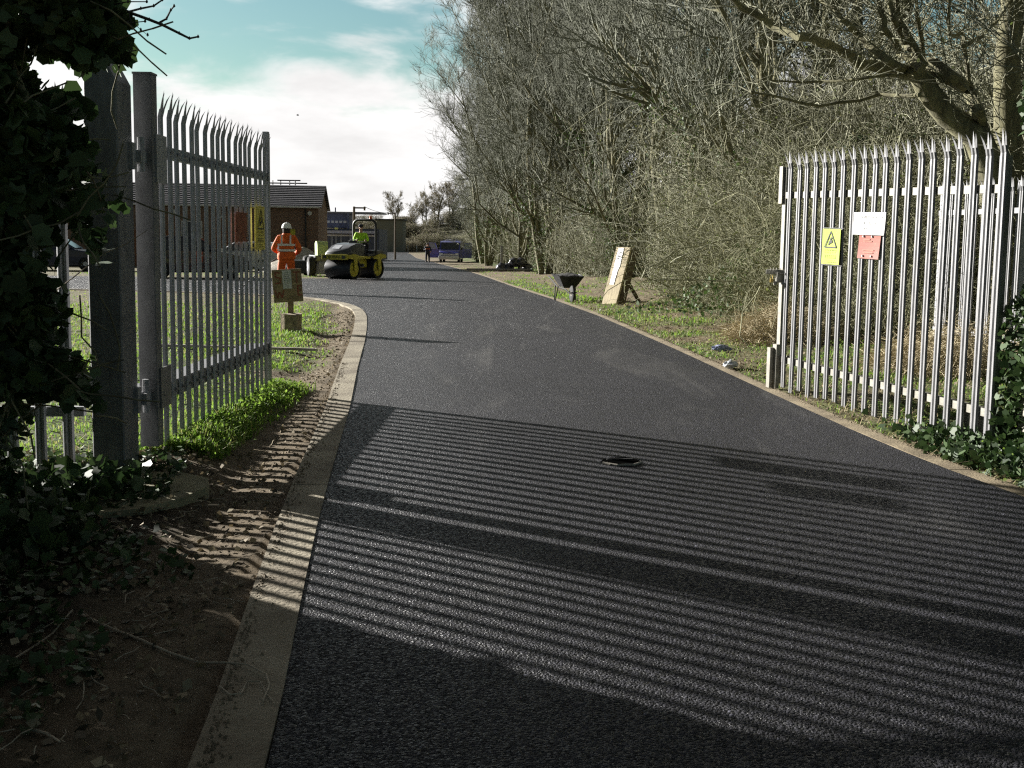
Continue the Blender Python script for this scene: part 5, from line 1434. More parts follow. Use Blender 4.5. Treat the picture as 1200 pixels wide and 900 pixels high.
def roller():
    h = Vector((-.43, -.90, 0)).normalized(); rz = math.atan2(h.y, h.x)
    cx, cy = -6.17, 40.0; z0 = zt(cy) + .01; S_ = .95
    r = empty('road_roller', (cx, cy, z0), rz, 'yellow and charcoal tandem road roller with hoop frame on the road', 'road roller'); r.scale = (S_,) * 3
    rf, W = .41, 1.2
    for x in (.86, -.86):
        b = MB(); b.lathe([(.05, -W / 2 + .06), (rf - .06, -W / 2 + .06), (rf - .05, -W / 2), (rf - .004, -W / 2), (rf, -W / 2 + .01), (rf, W / 2 - .01), (rf - .004, W / 2), (rf - .05, W / 2), (rf - .06, W / 2 - .06), (.05, W / 2 - .06)], (x, 0, rf), 'Y', 40)
        d = b.build('drum', DRUM, r, True)
        for s in (-1, 1):
            b = MB(); b.lathe([(.001, -.01), (.30, -.01), (.31, 0), (.30, .01), (.001, .01)], (x, s * (W / 2 - .045), rf), 'Y', 28)
            for k in range(6): b.box((x + .2 * math.cos(k * 1.047), s * (W / 2 - .03), rf + .2 * math.sin(k * 1.047)), (.05, .02, .05))
            b.build('drum_disc', YELPAINT, d, True)
    # yellow frames
    for s in (-1, 1):
        for x in (.86, -.86):
            b = MB(); e = 1 if x > 0 else -1
            b.prism([(x + .50 * e, .84), (x + .50 * e, .97), (x + .1 * e, 1.02), (x - .35 * e, .92), (x - .42 * e, .80), (x - .12 * e, .80), (x - .07 * e, .36), (x + .08 * e, .36), (x + .13 * e, .80)], s * (W / 2 + .01), s * (W / 2 + .05)); b.build('side_frame', YELPAINT, r)
    b = MB(); b.box((1.40, 0, .89), (.08, 1.24, .21), bev=.01); b.build('front_beam', YELPAINT, r)
    b = MB(); b.box((-1.36, 0, .90), (.08, 1.24, .15), bev=.01); b.build('rear_beam', YELPAINT, r)
    fb = MB()
    for y in (-.45, .45):
        fb.box((1.443, y, .89), (.012, .16, .11), bev=.004)
    fb.build('headlight', DARKPAINT, r)
    M = Matrix.Translation((1.442, 0, .89)) @ Matrix.Rotation(R(90), 4, 'Z') @ Matrix.Rotation(R(90), 4, 'X')
    text_obj('BOMAG', .14, M, INK, 'lettering', r, .002, 1.15)
    # central chassis, articulation
    b = MB(); b.box((0, 0, .66), (.95, .55, .42), bev=.03); b.box((0, 0, .86), (.75, 1.05, .10), bev=.01); b.build('chassis', YELPAINT, r)
    b = MB(); b.tube([(.1, -.5, .55), (.1, .5, .55)], .07, 10); b.box((-.05, -.52, .62), (.35, .06, .22)); b.build('articulation', DARKPAINT, r)
    # engine hood: sloping charcoal shell with crease
    b = MB()
    sec = [(1.33, .98, 1.06, .50), (1.28, .98, 1.14, .53), (.95, .97, 1.33, .55), (.55, .95, 1.43, .55), (.12, .92, 1.46, .53), (.05, .92, 1.44, .50)]
    rings = []
    for x, zb, ztp, hw in sec: rings += [(x, -hw, zb), (x, -hw - .01, ztp - .12), (x, -hw + .09, ztp), (x, hw - .09, ztp), (x, hw + .01, ztp - .12), (x, hw, zb)]
    fs = [(0, 1, 2, 3, 4, 5), tuple(reversed(range(30, 36)))]
    for i in range(5):
        for k in range(6): fs.append((i * 6 + k, i * 6 + (k + 1) % 6, i * 6 + 6 + (k + 1) % 6, i * 6 + 6 + k))
    b.add(rings, fs); b.build('hood', DARKPAINT, r, True)
    b = MB(); b.prism([(1.18, 1.215), (1.16, 1.23), (.90, 1.362), (.92, 1.347)], -.32, .05); b.build('badge', mat('pale_decal', (.5, .52, .56), rough=.4), r)
    b = MB()
    for y in (-.548, .548): b.prism([(1.1, 1.08), (.5, 1.30), (.35, 1.30), (.9, 1.05)], y - .006, y + .006)
    b.build('vent_stripe', mat('vent_light', (.22, .23, .24)), r)
    # rear body / tank
    b = MB(); b.prism([(-.15, .92), (-.15, 1.0), (-.55, 1.02), (-.62, 1.16), (-1.22, 1.16), (-1.33, 1.05), (-1.33, .95), (-.9, .92)], -.55, .55); b.build('rear_tank', DARKPAINT, r)
    # seat, steering, platform
    b = MB(); b.box((-.42, 0, 1.14), (.45, .5, .12), bev=.03); b.box((-.66, 0, 1.40), (.10, .46, .48), bev=.03); b.build('seat', BLACKP, r, True)
    b = MB(); b.tube([(.15, 0, 1.35), (.0, 0, 1.58)], .03, 8); b.lathe([(.17, -.012), (.19, 0), (.17, .012), (.155, 0), (.17, -.012)], (0, 0, 1.60), 'Z', 20); b.box((.12, 0, 1.50), (.12, .35, .12), bev=.02); b.build('steering_wheel', BLACKP, r, True)
    b = MB()
    for s in (-1, 1): b.tube([(-.1, s * .42, 1.2), (-.15, s * .42, 1.42), (-.5, s * .42, 1.44)], .018, 6)
    b.build('arm_rail', BLACKP, r, True)
    # hoop frame
    pts = [(-.72, -.55, .95), (-.72, -.55, 2.18)]
    for k in range(1, 6): a = k * math.pi / 10 * 1.0; pts.append((-.72, -.55 + .22 * (1 - math.cos(a)), 2.18 + .22 * math.sin(a)))
    pts += [(-.72, .33, 2.40)]
    for k in range(1, 6): a = k * math.pi / 10; pts.append((-.72, .33 + .22 * math.sin(a), 2.40 - .22 * (1 - math.cos(a))))
    pts += [(-.72, .55, .95)]
    b = MB(); b.tube(pts, .052, 8); b.build('hoop_frame', BLACKP, r, True)
    b = MB(); b.lathe([(.001, .12), (.05, .11), (.06, .02), (.065, 0), (.001, 0)], (-.72, .30, 2.45), 'Z', 12); b.build('beacon', AMBER, r, True)
    # driver
    J, E = DRV; Mx = Matrix.Translation((cx, cy, z0)) @ Matrix.Rotation(rz, 4, 'Z') @ Matrix.Scale(S_, 4)
    p = Mx @ Vector((-.45, 0, 1.22))
    d = person('person', J, E, [LIME, NAVY, BOOT, SKIN], None, p, rz + R(35), 'roller driver in lime hi-vis jacket and dark cap, seated', 1.0)
    b = MB(); b.lathe([(.001, .10), (.06, .09), (.095, .05), (.102, .0), (.10, -.01)], (.10, 0, .86), 'Z', 16); b.box((.21, 0, .865), (.10, .13, .01)); b.build('cap', NAVY, d, True)
    face(d, (.10, 0, .80), .095)
    b = MB(); band(b, (.02, 0), .17, .225, .25, .30); b.build('reflective_band', REFL, d, True)


roller()


def plant_machine():
    # lime hooded machine half hidden behind the roller
    Y = 43.0; x = at(382, 300, Y).x; z = zt(Y)
    m = empty('compact_dumper', (x - .2, Y, z), R(-70), 'small machine with pale lime hood half hidden behind the roller', 'machine')
    b = MB(); b.box((-.25, .0, .75), (1.7, .7, .25), bev=.03); b.build('chassis', DARKPAINT, m)
    b = MB(); b.prism([(-.25, .85), (-.3, 1.36), (-.1, 1.46), (.25, 1.46), (.40, 1.3), (.45, .85)], -.22, .22); b.build('hood', mat('pale_lime', (.42, .50, .24), (.34, .42, .18)), m)
    for x in (-.75, .45):
        for s in (-1, 1):
            b = MB(); b.lathe([(.1, -.12), (.38, -.12), (.42, -.06), (.42, .06), (.38, .12), (.1, .12)], (x, s * .5, .42), 'Y', 20); w_ = b.build('wheel', RUBBER, m, True)
            b = MB(); b.lathe([(.001, -.10), (.2, -.10), (.22, .0), (.2, .10), (.001, .10)], (x, s * .53, .42), 'Y', 14); b.build('rim', SILVER, w_, True)
    # pale heap and dark trailer
    Y = 47; c = at(352, 318, Y)
    hp = MB(); r_ = random.Random(3); n = 28; rings = 9; vs = [(0, 0, 1.22)]; fs = []
    for j in range(1, rings + 1):
        t = j / rings
        for k in range(n):
            a = 2 * math.pi * k / n; rr = 2.0 * t * (1 + .05 * r_.gauss(0, 1)); vs.append((math.cos(a) * rr * 1.05, math.sin(a) * rr * .7, max(-.05, 1.22 * (1 - t) ** .9 + r_.gauss(0, .02))))
    for k in range(n): fs.append((0, 1 + k, 1 + (k + 1) % n))
    for j in range(rings - 1):
        for k in range(n): fs.append((1 + j * n + k, 1 + (j + 1) * n + k, 1 + (j + 1) * n + (k + 1) % n, 1 + j * n + (k + 1) % n))
    hp.add(vs, fs); o = hp.build('aggregate_heap', AGG, None, True); o.location = (c.x - .1, Y + 1.2, zt(Y)); tag(o, 'pale peaked heap of sand or stone behind the worker in orange', 'heap')
    t = empty('skip', (at(359, 318, 43.5).x, 43.5, zt(43.5)), R(4), 'dark low open skip in front of the pale heap', 'skip')
    b = MB(); b.prism([(-.45, .12), (.45, .12), (.5, .62), (-.5, .62)], -.35, .35); b.build('bin', BLACKP, t)
    b = MB(); b.box((0, 0, .63), (1.06, .76, .05)); b.build('rim', DARKPAINT, t)
    b = MB()
    for x in (-.35, .35): b.box((x, 0, .06), (.12, .6, .12))
    b.build('skid', DARKPAINT, t)


plant_machine()


def vehicle_glass(b, pts, y, t=.012): b.prism(pts, y, y + t)


def van():
    y0 = 94.0; x = at(516, 300, y0).x; z = zt(y0)
    v = empty('van', (x + .78, y0, z), R(-92), 'blue van with silver bumper and both front doors open', 'van')
    W = .93
    b = MB()
    # body: side profile (x forward), extruded
    b.prism([(-.05, .38), (-.05, .80), (-.12, .98), (-.62, 1.12), (-.85, 1.22), (-1.35, 1.88), (-1.6, 1.98), (-4.6, 2.0), (-4.75, 1.9), (-4.8, .45), (-4.5, .35), (-1.3, .32), (-.3, .32)], -W, W); b.build('body', VANBLUE, v, False)
    b = MB(); b.box((.0, 0, .50), (.16, 1.9, .34), bev=.04); b.build('bumper', SILVER, v, True)
    b = MB(); b.box((-.05, 0, .77), (.06, 1.05, .16), bev=.01); b.build('grille', SILVER, v)
    for s in (-1, 1):
        b = MB(); b.box((-.07, s * .72, .80), (.08, .32, .20), bev=.03); b.build('headlight', LAMP, v, True)
    b = MB(); b.prism([(-.845, 1.24), (-1.335, 1.87), (-1.325, 1.885), (-.83, 1.25)], -.82, .82); b.build('windscreen', GLASS, v)
    b = MB(); b.box((.085, 0, .50), (.012, .52, .115)); b.build('number_plate', mat('plate_white', (.7, .7, .66)), v)
    for s in (-1, 1):
        for xx in (-.85, -3.9):
            b = MB(); b.lathe([(.1, -.1), (.30, -.1), (.34, -.06), (.34, .06), (.30, .1), (.1, .1)], (xx, s * .84, .34), 'Y', 22); w_ = b.build('wheel', RUBBER, v, True)
            b = MB(); b.lathe([(.001, -.09), (.19, -.09), (.2, .0), (.19, .105), (.001, .09)], (xx, s * .85, .34), 'Y', 16); b.build('rim', SILVER, w_, True)
        # open doors
        M = Matrix.Translation((-1.05, s * .94, 0)) @ Matrix.Rotation(s * R(-78) if s > 0 else R(78), 4, 'Z')
        d = MB(); d.prism([(0, .45), (0, 1.18), (-.25, 1.24), (-.45, 1.82), (-1.05, 1.86), (-1.08, .45)], -.03, .03, M)
        do = d.build('door', VANBLUE, v)
        d = MB(); d.prism([(-.30, 1.28), (-.49, 1.76), (-1.0, 1.79), (-1.0, 1.26)], -.036, .036, M); d.build('window', mat('door_glass', (.25, .30, .36), rough=.1), do)
        d = MB(); d.box(M @ Vector((-.16, s * -.12, 1.28)), (.12, .2, .26), bev=.02); d.build('mirror', BLACKP, do)
    b = MB(); b.box((-2.3, 0, 2.06), (.06, 1.5, .05)); b.box((-3.6, 0, 2.06), (.06, 1.5, .05)); b.box((-3.0, .5, 2.12), (2.6, .12, .06)); b.box((-3.0, -.3, 2.12), (2.4, .3, .1)); b.build('roof_rack', SILVER, v)


van()


def make_car(label, loc, rz, paint, L=4.1, H=1.46):
    c = empty('parked_car', loc, rz, label, 'car'); W = .86; k = L / 4.1; hz = H / 1.46
    def q(p): return [(x * k, z * hz if z > .5 else z) for x, z in p]
    b = MB(); lower = q([(-2.05, .30), (-2.05, .80), (-1.95, .98), (-1.0, 1.02), (.75, .96), (1.75, .80), (2.03, .62), (2.05, .32), (1.7, .22), (-1.7, .22)])
    b.prism(lower, -W, W)
    body = b.build('body', paint, c); bv = body.modifiers.new('b', 'BEVEL'); bv.width = .05; bv.segments = 3
    b = MB(); roof = q([(-1.85, .97), (-1.45, 1.42), (-.9, 1.46), (.1, 1.45), (.85, .96)])
    n = len(roof); vs = []
    for s in (-1, 1):
        for x, z in roof: vs.append((x, s * (W - .02 - .18 * max(0, (z - .97)) / .5), z))
    b.add(vs, [tuple(range(n)), tuple(reversed(range(n, 2 * n)))] + [(i, i + n, (i + 1) % n + n, (i + 1) % n) for i in range(n)])
    cab = b.build('cabin', paint, c); cab.modifiers.new('b', 'BEVEL').width = .03
    for s in (-1, 1):
        b = MB(); P = q([(-1.45, 1.02), (-1.25, 1.36), (-.35, 1.38), (-.35, 1.0)]); b.add([(x, s * (W - .02 - .18 * (z - .97) / .5 + .004), z) for x, z in P] + [(x, s * (W - .02 - .18 * (z - .97) / .5 - .01), z) for x, z in P], [(0, 1, 2, 3), (7, 6, 5, 4), (0, 4, 5, 1), (1, 5, 6, 2), (2, 6, 7, 3), (3, 7, 4, 0)]); b.build('window', GLASS, cab)
        b = MB(); P = q([(-.28, 1.0), (-.28, 1.38), (.08, 1.37), (.62, 1.02)]); b.add([(x, s * (W - .02 - .18 * (z - .97) / .5 + .004), z) for x, z in P] + [(x, s * (W - .02 - .18 * (z - .97) / .5 - .01), z) for x, z in P], [(0, 1, 2, 3), (7, 6, 5, 4), (0, 4, 5, 1), (1, 5, 6, 2), (2, 6, 7, 3), (3, 7, 4, 0)]); b.build('window', GLASS, cab)
        b = MB(); b.box((1.9 * k, s * .62, .70), (.2, .3, .14), bev=.03); b.build('headlight', LAMP, c)
        b = MB(); b.box((-1.98 * k, s * .66, .85), (.14, .2, .2), bev=.03); b.build('tail_light', mat('tail_red', (.4, .02, .02), rough=.3), c)
        b = MB(); b.box((.6 * k, s * .95, 1.02), (.12, .18, .13), bev=.03); b.build('mirror', paint, c)
        for x in (1.28 * k, -1.28 * k):
            b = MB(); b.lathe([(.1, -.1), (.28, -.1), (.32, -.06), (.32, .06), (.28, .1), (.1, .1)], (x, s * .79, .32), 'Y', 22); w_ = b.build('wheel', RUBBER, c, True)
            b = MB(); b.lathe([(.001, -.09), (.19, -.09), (.2, .0), (.19, .105), (.001, .09)], (x, s * .80, .32), 'Y', 14); b.build('rim', SILVER, w_, True)
    b = MB(); b.prism(q([(.80, 1.0), (.12, 1.43), (.135, 1.445), (.83, 1.01)]), -.66, .66); b.build('windscreen', GLASS, cab)
    return c


def cars():
    Y = 38.5
    make_car('black parked car seen through the bars of the left gate', (at(228, 320, Y).x, Y, zt(Y)), R(22), CARDARK, 3.9, 1.55)
    Y = 50
    make_car('silver parked car behind the black car near the brick building', (at(285, 310, Y).x, Y, zt(Y)), R(170), SILVER, 4.2, 1.45)
    Y = 47
    make_car('dark blue parked car seen left of the massive post', (at(70, 310, Y).x, Y, zt(Y)), R(10), mat('blue_car', (.02, .03, .07), rough=.3, coat=.5), 4.2, 1.5)


cars()


def buildings():
    # long brick building with tiled roof
    c = Vector((-11.75, 62, zt(62))); rz = R(6.5)
    b0 = empty('brick_building', c, rz, 'long low brick building with dark tiled roof beyond the left gate', 'building')
    L, D, H, RH = 34, 8.0, 3.65, 1.35
    b = MB()
    vs = [(0, 0, -.3), (0, D, -.3), (0, D, H), (0, D / 2, H + RH), (0, 0, H), (-L, 0, -.3), (-L, D, -.3), (-L, D, H), (-L, D / 2, H + RH), (-L, 0, H)]
    b.add(vs, [(0, 1, 2, 3, 4), (5, 9, 8, 7, 6), (0, 4, 9, 5), (1, 6, 7, 2)]); b.build('wall', BRICK, b0)
    b = MB(); n = 12
    for side in (0, 1):
        for k in range(n):
            t0, t1 = k / n, (k + 1) / n
            def pt(t, up): 
                y = -.3 + (D / 2 + .3) * t; z = H - .1 + (RH + .16) * t + up
                return (y if side == 0 else D - y, z)
            a, c_ = pt(t0, .10), pt(t1, .04); e = pt(t0, .04)
            b.add([(.2, a[0], a[1]), (.2, c_[0], c_[1]), (-L, c_[0], c_[1]), (-L, a[0], a[1]), (.2, e[0], e[1]), (-L, e[0], e[1])], [(0, 1, 2, 3), (0, 3, 5, 4)])
    b.prism([(0, 0), (1, 0), (1, 1), (0, 1)], 0, 0) if False else None
    b.add([(.2, -.3, H - .16), (.2, D / 2, H + RH), (.2, D / 2, H + RH + .1), (.2, -.3, H)], [(0, 1, 2, 3)]); b.add([(.2, D + .3, H - .16), (.2, D / 2, H + RH), (.2, D / 2, H + RH + .1), (.2, D + .3, H)], [(0, 1, 2, 3)])
    b.build('roof', TILE, b0)
    b = MB(); b.tube([(.1, -.36, H - .04), (-L, -.36, H - .04)], .06, 6); b.build('gutter', GUTTER, b0)
    b = MB(); b.tube([(-.75, -.1, H - .1), (-.75, -.1, 0)], .055, 6); b.build('downpipe', BLACKP, b0)
    Mi = (Matrix.Translation(c) @ Matrix.Rotation(rz, 4, 'Z')).inverted()
    def wx(px, py):   # local x where this line of sight meets the front wall
        d = at(px, py, 1.0) - Vector((0, 0, CZ)); o2 = Mi @ Vector((0, 0, CZ)); d2 = Mi.to_3x3() @ d; t = -o2.y / d2.y; return o2 + d2 * t
    for px, py in ((363, 250), (258, 253.5), (204, 248)):
        p = wx(px, py); b = MB(); b.lathe([(.001, -.12), (.12, -.10), (.14, -.02), (.14, .0)], (p.x, -.01, p.z), 'Y', 12); b.build('wall_light', GUTTER, b0, True)
    p = wx(343, 272); b = MB(); b.box((p.x, -.015, p.z), (.30, .03, .34)); b.build('wall_sign', mat('dull_yellow', (.55, .50, .05)), b0)
    for px in (161, 193, 258): 
        p = wx(px, 280); b = MB(); b.box((p.x, -.02, 1.05), (.95, .06, 2.1)); d = b.build('door', mat('brown_door', (.23, .10, .045), (.17, .07, .035)), b0)
        b = MB(); b.box((p.x + .36, -.07, 1.02), (.04, .04, .14)); b.build('handle', SILVER, d)
    for px in (120, 225, 315):
        p = wx(px, 270)
        if px == 315: continue
        b = MB(); b.box((p.x, -.015, 2.2), (1.2, .05, 1.0)); f = b.build('window', GUTTER, b0)
        b = MB(); b.box((p.x, -.045, 2.2), (1.08, .02, .88)); b.build('pane', GLASS, f)
    # blue rooftop tank and aerial behind the ridge
    t = empty('rooftop_tower', (at(333, 222, 92).x, 92, zt(92)), 0, 'blue grey rooftop unit with lattice aerials above the brick roof', 'rooftop unit')
    z0 = at(333, 226, 92).z - zt(92); b = MB(); b.box((-1.3, 0, z0 / 2 + .2), (4.4, 2, z0 + .1)); b.build('housing', BLUEG, t)
    zt_ = at(333, 216, 92).z - zt(92); b = MB()
    for (xa, xb, za) in ((-1.4, 2.0, .1), (-.6, 1.4, .35), (0.2, 1.6, -.15)): b.tube([(xa, 0, zt_ + za), (xb, .3, zt_ + za + .02)], .06, 5)
    for xx in (-1.0, -.3, .5, 1.0): b.tube([(xx, 0, z0), (xx, 0, zt_ + .35)], .05, 5)
    b.build('aerial', BLACKP, t)
    # works building beyond the roller
    Y = 104; x0 = at(384, 290, Y).x; x1 = at(441, 290, Y).x; g = zt(Y)
    w_ = empty('works_building', (x0, Y, g), 0, 'blue grey works building with canopy behind the roller', 'building'); W = x1 - x0 + .2
    def zz(py): return at(410, py, Y).z - g
    b = MB(); b.box((W / 2 - .5, 4, (zz(268)) / 2), (W + 1, 7, zz(268))); b.build('lower_storey', mat('dark_clad', (.10, .11, .14), (.07, .075, .10)), w_)
    b = MB(); b.box((W / 2 - .6, .2, zz(272)), (W + .9, 1.6, .28)); b.build('canopy', PALEROOF, w_)
    b = MB(); wu = at(405, 260, Y).x - x0; b.box((wu / 2 - 1, 3, (zz(250) + zz(267)) / 2), (wu + 2, 4.5, zz(250) - zz(267))); b.build('upper_cabin', BLUEG, w_)
    b = MB(); b.box((wu / 2 + .8, 2.9, zz(249)), (wu + 5.4, 5, .16)); b.build('cabin_roof', GREYCLAD, w_)
    for k in range(5):
        b = MB(); b.box((-.05 + k * .42, .73, zz(260)), (.30, .05, .22)); b.build('window', mat('pale_window', (.75, .76, .78), rough=.2), w_)  # white pane colour stands in for lit windows
    for k in range(2):
        b = MB(); b.box((at(394.3 + k * 2, 268, Y).x - x0, -.62, zz(268)), (.14, .05, .2)); b.build('yellow_panel', mat('lamp_yellow', (.75, .75, .25)), w_)
    b = MB(); b.tube([(at(407, 250, Y).x - x0, .5, zz(250)), (at(407.3, 268, Y).x - x0, .5, zz(268))], .13, 6); b.tube([(at(391, 242, Y).x - x0, 1, zz(243)), (at(391, 250, Y).x - x0, 1, zz(250))], .07, 5)
    b.build('mast', BLUEG, w_)
    for px in (388, 393, 399, 410, 419, 428):
        b = MB(); b.box((at(px, 285, Y).x - x0, .47, zz(287)), (.22, .08, 1.7)); b.build('column', GREYCLAD, w_)
    b = MB(); b.box((W / 2 - .5, .44, zz(276)), (W + .5, .06, .16)); b.build('shutter_rail', GUTTER, w_)
    # pale far flat roofed block
    Y = 206; xa = at(441, 262, Y).x; xb = at(472, 262, Y).x
    f = empty('flat_roofed_block', ((xa + xb) / 2, Y, -1.5), 0, 'distant square flat roofed block above the scrub bank', 'building')
    h = at(456, 258, Y).z + 1.5; b = MB(); b.box((0, 3, h / 2), (xb - xa, 6, h)); b.build('wall', mat('hazy_brown', (.24, .22, .17), (.19, .175, .14)), f)
    b = MB(); b.box((0, 3, h + .1), (xb - xa + .5, 6.5, .3)); b.build('roof', mat('hazy_dark', (.07, .07, .065)), f)
    # poles and wire
    def pole(px, top, bot, Y, label, arm):
        x = at(px, bot, Y).x; p = empty('utility_pole', (x, Y, zt(Y)), 0, label, 'pole'); H_ = at(px, top, Y).z - zt(Y)
        b = MB(); b.tube([(0, 0, 0), (0, 0, H_)], [.13, .09], 8); b.build('pole', POLE, p, True)
        b = MB(); b.tube([(0, 0, H_ - .1), (arm, 0, H_ - .1)], .06, 6); b.tube([(arm * .9, 0, H_ - .3), (arm * .9, 0, H_)], .08, 6); b.build('crossarm', POLE, p)
        return Vector((x + arm * .9, Y, zt(Y) + H_))
    a = pole(415, 242, 300, 80, 'dark utility pole rising behind the roller', .9)
    c2 = pole(463, 249, 294, 118, 'thin pale pole standing before the scrub bank', -.9)
    b = MB(); pts = []
    for k in range(13):
        t = k / 12; p = a.lerp(c2, t); p.z -= .35 * 4 * t * (1 - t) * .5; pts.append(tuple(p - a))
    b.tube(pts, .022, 4); wre = empty('overhead_wire', a, 0, 'sagging overhead wire between the dark pole and the pale pole', 'wire'); b.build('wire', BLACKP, wre)


buildings()


def bank_h(x): return 6.0 + 1.2 * fn(x, 0, .04, 4) + 3.4 * sst(-26, -2, x)


def far_bank():
    # scrub covered bank closing the view
    b = MB(); n = 60; vs = []; fs = []; m_ = 14
    for j in range(m_ + 1):
        for i in range(n + 1):
            x = -110 + 190 * i / n; y = 214 + 80 * j / m_ + 4 * math.sin(i * .5); t = j / m_
            hgt = sst(0, .5, t) * bank_h(x)
            vs.append((x, y, -1.6 + hgt + .3 * fn(x, y, .2)))
    for j in range(m_):
        for i in range(n): a = j * (n + 1) + i; fs.append((a, a + 1, a + n + 2, a + n + 1))
    b.add(vs, fs); o = b.build('hill', mat('scrub_ground', (.12, .115, .05), (.06, .055, .028), scale=.35, rough=1, bump=.5, bscale=1.5, dist=.5), None, True); tag(o, kind='structure')
    B = [make_bush(401, 2.6, 3.2, 420, .5, TWIGP, 1200, .022, leafmat('scrub_leaf', [(.09, .085, .04), (.14, .12, .06), (.07, .08, .035)], .8, .2), (.12, .22), 'scrub_bush'), make_bush(402, 3.2, 3.8, 480, .3, TWIGP, 900, .024, BUDS, (.12, .2), 'scrub_bush')]
    r_ = random.Random(8); k = 0
    for i in range(110):
        x = r_.uniform(-50, 14); y = r_.uniform(213, 262); hgt = sst(0, .5, (y - 214) / 80) * bank_h(x)
        q = r_.choice((0, 1)); place(('s', q), B[q], (x, y, -1.7 + max(0, hgt)), r_.uniform(0, 6.28), r_.uniform(.6, 1.05), ['low olive scrub bush on the far bank', 'taller brown scrub bush on the far bank'][q], 'bush', 'scrub bushes on the far bank')
    # far bare trees
    T = make_tree(501, ivy=0, m2=TWIGP, height=7.5, stems=3, spread=1.2, levels=3, twig_r=.022, base_r=.16, dens=1.15, low=.2)
    for i, (px, Y, s, l) in enumerate([(463, 252, .95, 'round crowned bare tree above the flat roofed block'), (497, 246, 1.0, 'bare tree on the far bank left of the wood'), (512, 250, 1.2, 'larger bare tree on the far bank beside the wood'), (484, 256, .7, 'small bare tree on the far ridge'), (530, 246, 1.1, 'bare tree behind the blue van on the ridge'), (548, 248, 1.2, 'last bare tree on the ridge before the wood')]):
        x = at(px, 260, Y).x; place(('f', 0), T, (x, Y, bank_h(x) - 2.0), i * 1.3, s, l, 'tree', 'bare trees on the far bank')
    # pale fence posts at the road end
    for i in range(9):
        px = 452 + i * 5.2; Y = 211; x = at(px, 295, Y).x; b = MB(); b.box((0, 0, .6), (.14, .14, 1.5 if i % 3 else 2.6), bev=.02); b.box((0, -.09, 1.1), (.18, .04, .1)); o = b.build('marker_post', GUTTER if i % 2 else POLE); o.location = (x, Y, -1.5); tag(o, 'short post in the line across the road end', 'post', 'posts at the road end')


far_bank()


